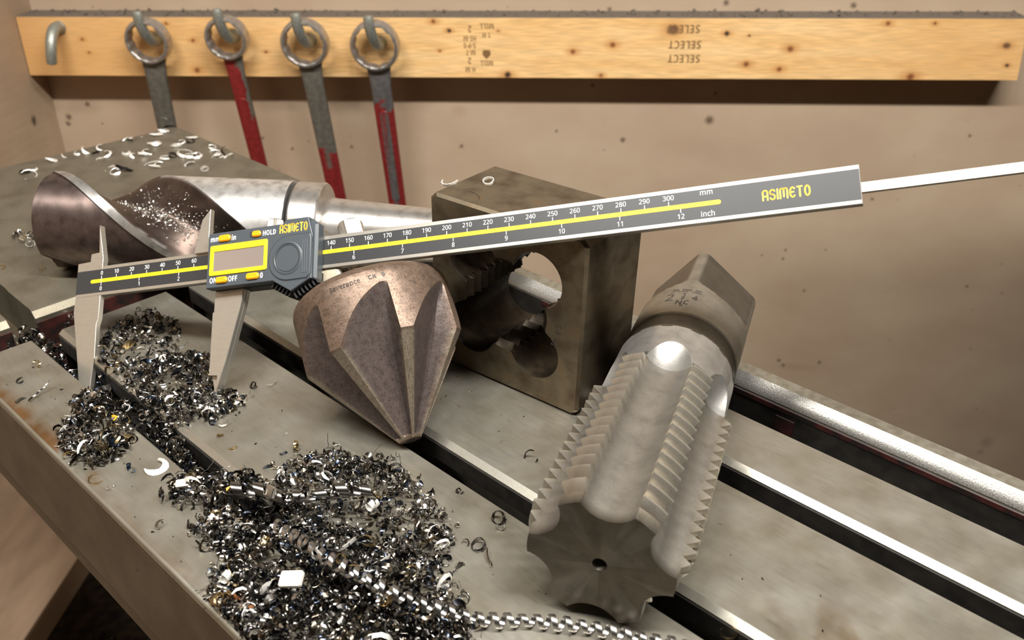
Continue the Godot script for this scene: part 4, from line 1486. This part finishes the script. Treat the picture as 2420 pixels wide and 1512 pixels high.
func build_swarf() -> void:
	var shapes := [
		curl(1.6, 1.3, 0.7, 0.9, 0.2, 0.0, 11, 0.5), curl(1.4, 1.0, 1.2, 1.0), curl(2.3, 0.9, 0.6, 0.6, 0.2, 0.0, 11, 0.8), curl(1.1, 1.4, 1.8, 1.3, 0.14), curl(2.0, 1.7, 0.5, 0.4, 0.22, 0.0, 11, 1.0),
		curl(0.9, 0.7, 1.6, 0.9, 0.14), curl(1.3, 0.8, 1.4, 0.12, 0.16, 0.7), curl(3.0, 0.9, 0.45, 0.8, 0.18, 0.0, 11, 0.6), flake(1.3, 1), flake(1.0, 2), flake(1.7, 6),
		wire(3, 7.0, 0.14), wire(5, 9.0, 0.12), wire(8, 5.0, 0.16), curl(1.8, 1.2, 0.9, 0.5, 0.16, 0.3, 11, 0.7), curl(2.6, 1.0, 0.75, 0.3, 0.16, 0.0, 11, 0.5)]
	for s in shapes:
		chips.append(mk(s, 50.0))
	var tones := [["bright", M.chip_white], ["grey", M.chip_steel], ["dark", M.chip_dark], ["black", M.chip_black], ["blue", M.chip_blue], ["straw-coloured", M.chip_straw], ["bright", M.chip_bright], ["dark", M.chip_dark]]
	var forms := {0: "open curl", 1: "coil", 2: "hook-shaped curl", 3: "tight spring coil", 4: "wide bent chip", 6: "spiral", 7: "long crescent chip", 8: "flat flake", 10: "large flat flake", 14: "twisted curl", 15: "tilted hook-shaped curl"}
	# heaps: centre, two half axes (table frame), height, stuff count, individual chips, name of the place
	var heaps := [
		[v2(-412, -167), v2(5, -20), v2(30, 16), 6, 330, 12, "between the caliper jaws"],
		[v2(-367, -163), v2(10, -21), v2(20, 11), 8, 480, 22, "between the caliper jaws"],
		[v2(-340, -155), v2(14, -19), v2(11, 8), 7, 340, 14, "between the caliper jaws"],
		[v2(-330, -137), v2(30, 5), v2(-7, 3), 3, 300, 4, "in the near slot"],
		[v2(-352, -114), v2(10, -13), v2(22, 11), 8, 360, 42, "at the table's left edge"],
		[v2(-373, -126), v2(9, -9), v2(13, 6), 6, 150, 12, "at the table's left edge"],
		[v2(-277, -132), v2(18, -14), v2(9, 9), 8, 380, 18, "along the near slot"],
		[v2(-255, -120), v2(12, -8), v2(11, 9), 5, 190, 14, "beside the near slot"],
		[v2(-226, -163), v2(34, -19), v2(-33, -22), 11, 1250, 44, "in the largest front heap"],
		[v2(-201, -134), v2(40, -24), v2(-34, -14), 13, 1400, 58, "in the largest front heap"],
		[v2(-186, -117), v2(40, -33), v2(-19, -11), 11, 1300, 42, "in the largest front heap"],
		[v2(-213, -108), v2(9, -11), v2(-26, -6), 8, 340, 18, "in the largest front heap"],
	]
	var inst := []
	for i in chips.size():
		inst.append([])
	for h in heaps:
		for i in int(h[4]) + int(h[5]):
			var solo: bool = i >= int(h[4])
			var r := sqrt(rng.randf()) * 1.12
			r = r if r < 1.0 else rng.randf_range(0.6, 1.15)
			var a := rng.randf() * TAU
			var p2: Vector2 = h[0] + h[1] * (r * cos(a)) + h[2] * (r * sin(a))
			if p2.y > -97.5:
				p2.y = -97.5 - rng.randf() * 4.0
			var top: float = float(h[3]) * maxf(0.0, 1.0 - r * r) * (0.75 + 0.35 * sin(p2.x * 0.5) * sin(p2.y * 0.43))
			var y := 0.6 + top * (pow(rng.randf(), 0.6) if not solo else rng.randf_range(0.92, 1.08))
			var in_slot := p2.y < -129.0 and p2.y > -142.0
			if in_slot and top < 4.0:
				y -= rng.randf_range(2.0, 11.0)
			var sc := rng.randf_range(0.6, 1.2) if not solo else rng.randf_range(0.9, 1.75)
			var e := Vector3(rng.randf() * TAU, rng.randf() * TAU, rng.randf() * TAU)
			var vi: int = [0, 1, 2, 3, 4, 5, 7, 8, 9, 10, 14, 15, 0, 4, 14, 8, 9, 8, 9, 13, 12, 9][rng.randi() % 22]
			if solo:
				vi = [0, 1, 2, 3, 4, 6, 7, 8, 10, 14, 15][rng.randi() % 11]
				var tone: Array = tones[rng.randi() % tones.size()]
				chip_at(chips[vi], tone[1], Vector3(p2.x, y, p2.y), e, sc, "%s %s on the swarf %s" % [tone[0], forms[vi], h[6]], "%s chips on the swarf %s" % [tone[0], h[6]])
			else:
				inst[vi].append([Vector3(p2.x, y, p2.y), e, sc])
	# the trough at the table's end and the drain beside it
	for i in 330:
		var q := Vector3(rng.randf_range(-500, -395), -23.0, rng.randf_range(-141, -130))
		if rng.randf() < 0.35:
			q = Vector3(rng.randf_range(-485, -457), -23.0, rng.randf_range(-180, -100))
		q.y += pow(rng.randf(), 1.3) * 14.0
		inst[[0, 1, 3, 5, 6, 8, 14][rng.randi() % 7]].append([q, Vector3(rng.randf() * TAU, rng.randf() * TAU, rng.randf() * TAU), rng.randf_range(0.7, 1.3)])
	# crumbs over the lands
	for i in 150:
		var q := Vector3(rng.randf_range(-430, -60), 0.3, [-112.0, -170.0, -250.0][rng.randi() % 3] + rng.randf_range(-14, 14))
		inst[[8, 9, 13][rng.randi() % 3]].append([q, Vector3(0, rng.randf() * TAU, 0), rng.randf_range(0.2, 0.55)])
	var heap := Node3D.new()
	heap.name = "swarf_heap"
	add_child(heap, true)
	tag(heap, "heaps of dark and bright curled steel swarf spread over the near end of the table", "swarf", "", "stuff")
	for i in chips.size():
		swarf_multi("curled_swarf" if not i in [8, 9, 10, 11, 12, 13] else ("flat_swarf" if i < 11 else "wire_swarf"), chips[i], inst[i], heap)
	# chips on the floor under the table
	var fi := []
	for i in 260:
		var q := WALL * (Vector3(rng.randf_range(-585, -180), -731.5, rng.randf_range(300, 760)) * MM)
		fi.append([TAB.affine_inverse() * q / MM, Vector3(rng.randf() * 0.6, rng.randf() * TAU, rng.randf() * 0.6), rng.randf_range(1.2, 3.5)])
	var fs := Node3D.new()
	fs.name = "floor_swarf"
	add_child(fs, true)
	tag(fs, "loose chips scattered over the dark floor below the table", "swarf", "", "stuff")
	swarf_multi("curled_swarf", chips[0], fi.slice(0, 130), fs)
	swarf_multi("flat_swarf", chips[8], fi.slice(130), fs)
	scatter()


func swarf_multi(called: String, mesh: Mesh, list: Array, parent: Node) -> void:
	var tones := [Color(0.72, 0.7, 0.67), Color(0.45, 0.44, 0.42), Color(0.2, 0.19, 0.18), Color(0.1, 0.095, 0.09), Color(0.05, 0.048, 0.046), Color(0.06, 0.072, 0.1), Color(0.22, 0.185, 0.135), Color(0.07, 0.065, 0.06), Color(0.13, 0.11, 0.09)]
	var mm := MultiMesh.new()
	mm.transform_format = MultiMesh.TRANSFORM_3D
	mm.use_colors = true
	mm.mesh = mesh
	mm.instance_count = list.size()
	for i in list.size():
		var e: Array = list[i]
		mm.set_instance_transform(i, TAB * Transform3D(Basis.from_euler(e[1]).scaled(Vector3.ONE * e[2]), e[0] * MM))
		mm.set_instance_color(i, tones[rng.randi() % tones.size()])
	var o := MultiMeshInstance3D.new()
	o.name = called
	o.multimesh = mm
	o.material_override = M.chip
	parent.add_child(o, true)
	o.set_meta("kind", "stuff")


func scatter() -> void:
	# bright curls on the raised end of the table
	var pad := [v2(-708, -229), v2(-710, -235), v2(-698, -227), v2(-720, -254), v2(-722, -270), v2(-722, -276), v2(-713, -287), v2(-720, -295), v2(-696, -282), v2(-704, -290), v2(-670, -278), v2(-660, -277), v2(-662, -286), v2(-684, -305), v2(-683, -312), v2(-684, -317), v2(-700, -331), v2(-724, -345), v2(-725, -359), v2(-727, -354), v2(-726, -326), v2(-724, -318), v2(-684, -342), v2(-689, -348), v2(-686, -356), v2(-694, -362), v2(-660, -337), v2(-653, -337), v2(-652, -303), v2(-654, -310), v2(-663, -327), v2(-662, -321), v2(-660, -360), v2(-647, -356), v2(-636, -351), v2(-632, -358), v2(-640, -364), v2(-635, -326), v2(-618, -329), v2(-702, -332), v2(-696, -304), v2(-721, -285), v2(-664, -282), v2(-650, -340), v2(-657, -306), v2(-641, -357)]
	for i in pad.size():
		var vi: int = [0, 2, 15, 14, 7, 4, 6, 2][i % 8]
		var dark := i % 6 == 0
		var look: String = {0: "open curl", 2: "hook-shaped curl", 15: "tilted curl", 14: "twisted curl", 7: "long crescent", 4: "wide bent chip", 6: "spiral"}[vi]
		chip_at(chips[vi], M.chip_dark if dark else M.chip_white, Vector3(pad[i].x, 1.0, pad[i].y), Vector3(rng.randf_range(-0.4, 0.4), rng.randf() * TAU, rng.randf_range(-0.4, 0.4)), rng.randf_range(1.5, 2.6), "%s %s scattered on the raised table end behind the drill" % ["dark" if dark else "white", look], "%s chips scattered on the raised end" % ("dark" if dark else "white"))
	# clump by the end of the drill
	for i in 16:
		chip_at(chips[[3, 5, 1, 6][i % 4]], [M.chip_steel, M.chip_dark, M.chip_bright][i % 3], Vector3(-583 + rng.randf_range(-9, 14), 1.0 + rng.randf_range(0, 5), -181 + rng.randf_range(-6, 7)), Vector3(rng.randf() * TAU, rng.randf() * TAU, rng.randf() * TAU), rng.randf_range(0.9, 1.7), "coiled chip in the small clump beside the drill's cutting end", "clump of chips beside the drill's end")
	chip_at(mk(wire(12, 9, 0.3), 50), M.chip_straw, Vector3(-555, 0.5, -155), Vector3(0, 0.8, 0), 1.0, "thin bent chip lying alone on the pad left of the drill", "")
	chip_at(mk(curl(1.6, 0.7, 1.6, 2.6, 0.2), 50), M.chip_straw, Vector3(-534, 0.6, -168), Vector3(0, 0, PI / 2), 1.0, "small wavy chip on the pad just below the drill's end", "")
	# on top of the die block
	var die := [Vector3(-31.8, 92.6, -408.2), Vector3(-13.1, 93.2, -406.7), Vector3(-13.4, 92.4, -387.6)]
	var dl := ["white hook-shaped chip on top of the die block", "bright ring-shaped chip on top of the die block", "thin dark hair-like chip on top of the die block"]
	var dm := [mk(curl(4.2, 1.4, 0.5, 1.0, 0.5), 50), mk(curl(2.6, 1.3, 1.1, 0.6, 0.4), 50), mk(wire(6, 8, 0.14), 50)]
	var ti := TAB.affine_inverse()
	for i in 3:
		chip_at(dm[i], [M.chip_white, M.chip_white, M.chip_dark][i], ti * die[i], Vector3([0.3, 0.25, 0.0][i], [0.4, 0.2, 1.2][i], [0.2, 0.0, 0.0][i]), 1.0, dl[i], "")
	# the large ones that stand out
	var one := [
		[curl(4.4, 2.8, 0.62, 0.6, 0.6, 0.0, 18, 1.15), "chip_white", Vector3(-312, 1.2, -120.7), Vector3(0.1, 2.2, 0.1), "large white C-shaped chip lying alone near the table's left edge"],
		[curl(5.4, 2.0, 0.8, 1.2, 0.5, 0.0, 22, 1.0), "chip_straw", Vector3(-339.8, 5.5, -115.5), Vector3(0.5, 0.5, 0.2), "large pale looped chip on the left edge heap"],
		[curl(7.0, 1.6, 0.55, 1.2, 0.4, 0.0, 22, 0.3), "chip_dark", Vector3(-343, 4.5, -110.5), Vector3(0.3, 3.0, 0.1), "large dark looped chip on the left edge heap"],
		[curl(2.8, 1.5, 0.8, 1.0, 0.4, 0.3, 16, 0.2), "chip_dark", Vector3(-198, 1.2, -238.2), Vector3(1.2, 0.4, 0.2), "dark hooked curl alone on the table behind the largest heap"],
		[curl(2.7, 2.0, 1.3, 0.5, 0.3), "chip_dark", Vector3(-177, 1.2, -183.4), Vector3(0.4, 0.3, 0.2), "dark ring-shaped chip left of the tap's end face"],
		[curl(2.8, 1.8, 1.5, 1.2, 0.3), "chip_dark", Vector3(-181.5, 1.8, -199.5), Vector3(1.0, 0.6, 0.4), "dark tight curl beside the tap's lowest teeth"],
		[curl(1.6, 1.6, 0.7, 0.8, 0.3), "chip_bright", Vector3(-178, 1.2, -197), Vector3(0.6, 1.6, 0.9), "bright bent chip beside the dark curl near the tap"],
		[wire(22, 9, 0.4), "chip_steel", Vector3(-167.6, 0.8, -183), Vector3(0.1, 1.9, 0), "twisted grey chip lying left of the tap's end face"],
		[curl(2.4, 1.5, 1.1, 2.6, 0.3, 0.2), "chip_dark", Vector3(-290.7, 1.5, -113), Vector3(1.3, 0.3, 0.4), "dark S-shaped curl left of the white slug"],
		[curl(2.0, 1.6, 0.9, 2.8, 0.3), "chip_steel", Vector3(-276.7, 1.2, -104), Vector3(1.2, 2.0, 0.1), "grey twisted chip near the table's rounded edge"],
		[curl(1.0, 1.6, 0.8, 4.4, 0.25), "chip_bright", Vector3(-312.5, 0.9, -101.3), Vector3(1.5, 0.7, 0), "small narrow bright twist near the table's rounded edge"],
		[curl(3.6, 0.6, 0.6, 0.4, 0.3), "chip_straw", Vector3(-322.5, 0.8, -100.5), Vector3(0.1, 0.2, 0), "thin pale hook of wire at the table's rounded edge"],
		[curl(2.2, 1.8, 0.9, 2.0, 0.3), "chip_blue", Vector3(-317.3, 1.4, -112.8), Vector3(1.2, 0.4, 0.5), "blue-black twisted chip beside the large white C-shaped chip"],
		[curl(1.6, 1.3, 1.2, 3.2, 0.3), "chip_straw", Vector3(-428, 1.2, -120.2), Vector3(0.2, 0.5, 1.3), "pale knobbly chip on the land at the far left"],
		[curl(1.8, 1.0, 0.8, 0.6, 0.3), "chip_dark", Vector3(-420, 0.8, -108.4), Vector3(0.3, 0.5, 0.2), "small dark curl on the rusty corner of the table"],
		[wire(31, 20, 0.7), "chip_steel", Vector3(-399, 0.9, -108.6), Vector3(0, 1.2, 0), "long ragged sliver lying on the rusty left edge of the table"],
		[wire(35, 14, 0.5), "chip_dark", Vector3(-397, 1.3, -110.6), Vector3(0.05, 1.3, 0), "dark ragged sliver beside the long one on the left edge"],
		[curl(1.6, 1.0, 1.4, 1.4, 0.3), "chip_dark", Vector3(-334, 1.2, -185), Vector3(0.8, 0.5, 0.3), "dark curl on the middle land right of the moving jaw"],
		[curl(3.0, 0.9, 0.35, 0.4, 0.3), "chip_bright", Vector3(-332, 0.7, -193), Vector3(0.1, 0.9, 0), "small white crescent chip on the middle land"],
		[curl(2.9, 1.7, 0.8, 2.2, 0.3), "chip_blue", Vector3(-323, 2.4, -155.6), Vector3(1.1, 0.2, 0.6), "large dark blue bent chip at the heap's edge below the moving jaw"],
		[curl(2.6, 1.2, 0.6, 0.8, 0.35), "chip_bright", Vector3(-318, 2.2, -158), Vector3(0.3, 1.2, 0.1), "bright hooked chip at the heap's edge below the moving jaw"],
		[curl(2.4, 0.9, 0.3, 0.4, 0.3), "chip_straw", Vector3(-300.6, 0.8, -152), Vector3(0, 0.5, 0), "pale angled sliver on the land below the moving jaw"],
		[flake(1.5, 44), "chip_straw", Vector3(-311.4, 0.6, -152.3), Vector3(0, 1.4, 0), "pale speck-like flake on the land below the moving jaw"],
		[curl(2.0, 2.0, 1.1, 1.4, 0.3), "chip_straw", Vector3(-279.5, 1.6, -171.1), Vector3(0.6, 0.6, 1.2), "pale crumpled chip left of the countersink's point"],
		[curl(1.4, 1.4, 0.9, 1.6, 0.3), "chip_dark", Vector3(-205, 1.0, -200.4), Vector3(1.3, 0.5, 0.3), "short dark chip at the edge of the middle slot"],
		[curl(3.4, 1.0, 0.55, 0.6, 0.3), "chip_straw", Vector3(-85.2, -3.0, -217.6), Vector3(1.5, 0.6, 0.0), "golden curved chip hanging in the slot right of the tap"],
	]
	for e in one:
		chip_at(mk(e[0], 50), M[e[1]], e[2], e[3], 1.0, e[4], "")
	# pale slugs and a rusty pin among the chips
	var slug := mk(box(Vector3(-4.3, -1.2, -2.9), Vector3(4.3, 1.2, 2.9), 0.5), 40)
	chip_at(slug, M.plastic_flake, Vector3(-205, 13.0, -117), Vector3(0.35, 0.65, 0.25), 1.0, "large white flat slug lying on the front heap", "", "white_slug", "slug")
	chip_at(slug, M.plastic_flake, Vector3(-289.0, 4.4, -121.5), Vector3(0.3, 0.9, 0.1), 0.62, "small white slug at the left tip of the middle heap", "", "white_slug", "slug")
	chip_at(slug, M.chip_bright, Vector3(-253.5, 9.0, -141.0), Vector3(0.9, 0.3, 0.5), 0.8, "bright square metal offcut standing on the ribbon of swarf", "", "metal_offcut", "offcut")
	chip_at(mk(tube(PackedVector3Array([Vector3(-6, 0, 0), Vector3(0, 0.2, 0), Vector3(6, 0, 0)]), [1.1], 10), 40), M.rust, Vector3(-217, 3.0, -103.5), Vector3(0.0, 0.1, 0.1), 1.0, "rusty brown pin at the heap's left end", "", "rusty_pin", "pin")
	chip_at(mk(flake(2.0, 71), 30), M.yellow_flake, Vector3(-345, 9.5, -121), Vector3(0.8, 0.3, 0.4), 1.0, "yellow flake on the left edge heap", "", "yellow_flake", "flake")
	chip_at(mk(flake(1.7, 72), 30), M.yellow_flake, Vector3(-268, 7.5, -132), Vector3(0.3, 0.9, 0.2), 1.0, "yellow flake on the middle slot heap", "", "yellow_flake", "flake")
	# long coils
	var c1 := []
	for p in [[-231.9, -129.0, 13], [-221.7, -129.5, 14], [-210.4, -129.9, 15], [-198.3, -131.4, 15], [-185.8, -135.0, 13], [-173.4, -140.1, 10], [-160.3, -148.5, 6], [-148.1, -157.5, 3.4], [-137.3, -167.8, 3], [-125.2, -176.7, 3], [-113.2, -184.0, 3], [-101.0, -190.5, 2.8], [-87.0, -198.4, 2.6]]:
		c1.append(Vector3(p[0], p[2], p[1]))
	var o := part("coiled_chip", helix(c1, 2.5, 1.9, 5.2), M.chip_steel2, self, 60.0)
	o.transform = TAB
	tag(o, "long bright corkscrew chip running across the front of the table", "metal chip")
	var c2 := []
	for p in [[-277.3, -131.2, 6], [-267.7, -133.1, 9], [-259.5, -139.9, 9], [-250.0, -143.7, 9], [-243.7, -148.9, 9], [-236.5, -156.4, 11], [-230.6, -161.8, 13], [-222.0, -168.9, 13]]:
		c2.append(Vector3(p[0], p[2] - 2.5, p[1]))
	var o2 := part("coiled_chip", helix(c2, 3.0, 4.4, 9.0), M.chip_steel, self, 60.0)
	o2.transform = TAB
	tag(o2, "wide grey ribbon coil lying between the middle and front heaps", "metal chip")



# =====================================================================  unseen machine head, added to shade the lower right wall
func build_added_head() -> void:
	var paint := base_mat(Color(0.3, 0.32, 0.3), 0.55, 0.0)
	var t := thing("added_machine", "unseen grey-green machine tool added at the right to shade the lower wall", "machine", Transform3D(Basis.IDENTITY, Vector3(0.78, 0.175, -0.38)))
	part("head_casting", box(Vector3(-320, 90, -150), Vector3(420, 310, 130), 18), paint, t)
	part("arm", box(Vector3(380, 100, -120), Vector3(1700, 290, 120), 12), paint, t)
	part("spindle_nose", xf(lathe([[34, -40], [42, -30], [42, 20], [58, 30], [58, 84]], 40), Transform3D(Basis(Vector3(1, 0, 0), -PI / 2), Vector3(60, 0, 0))), M.satin, t)
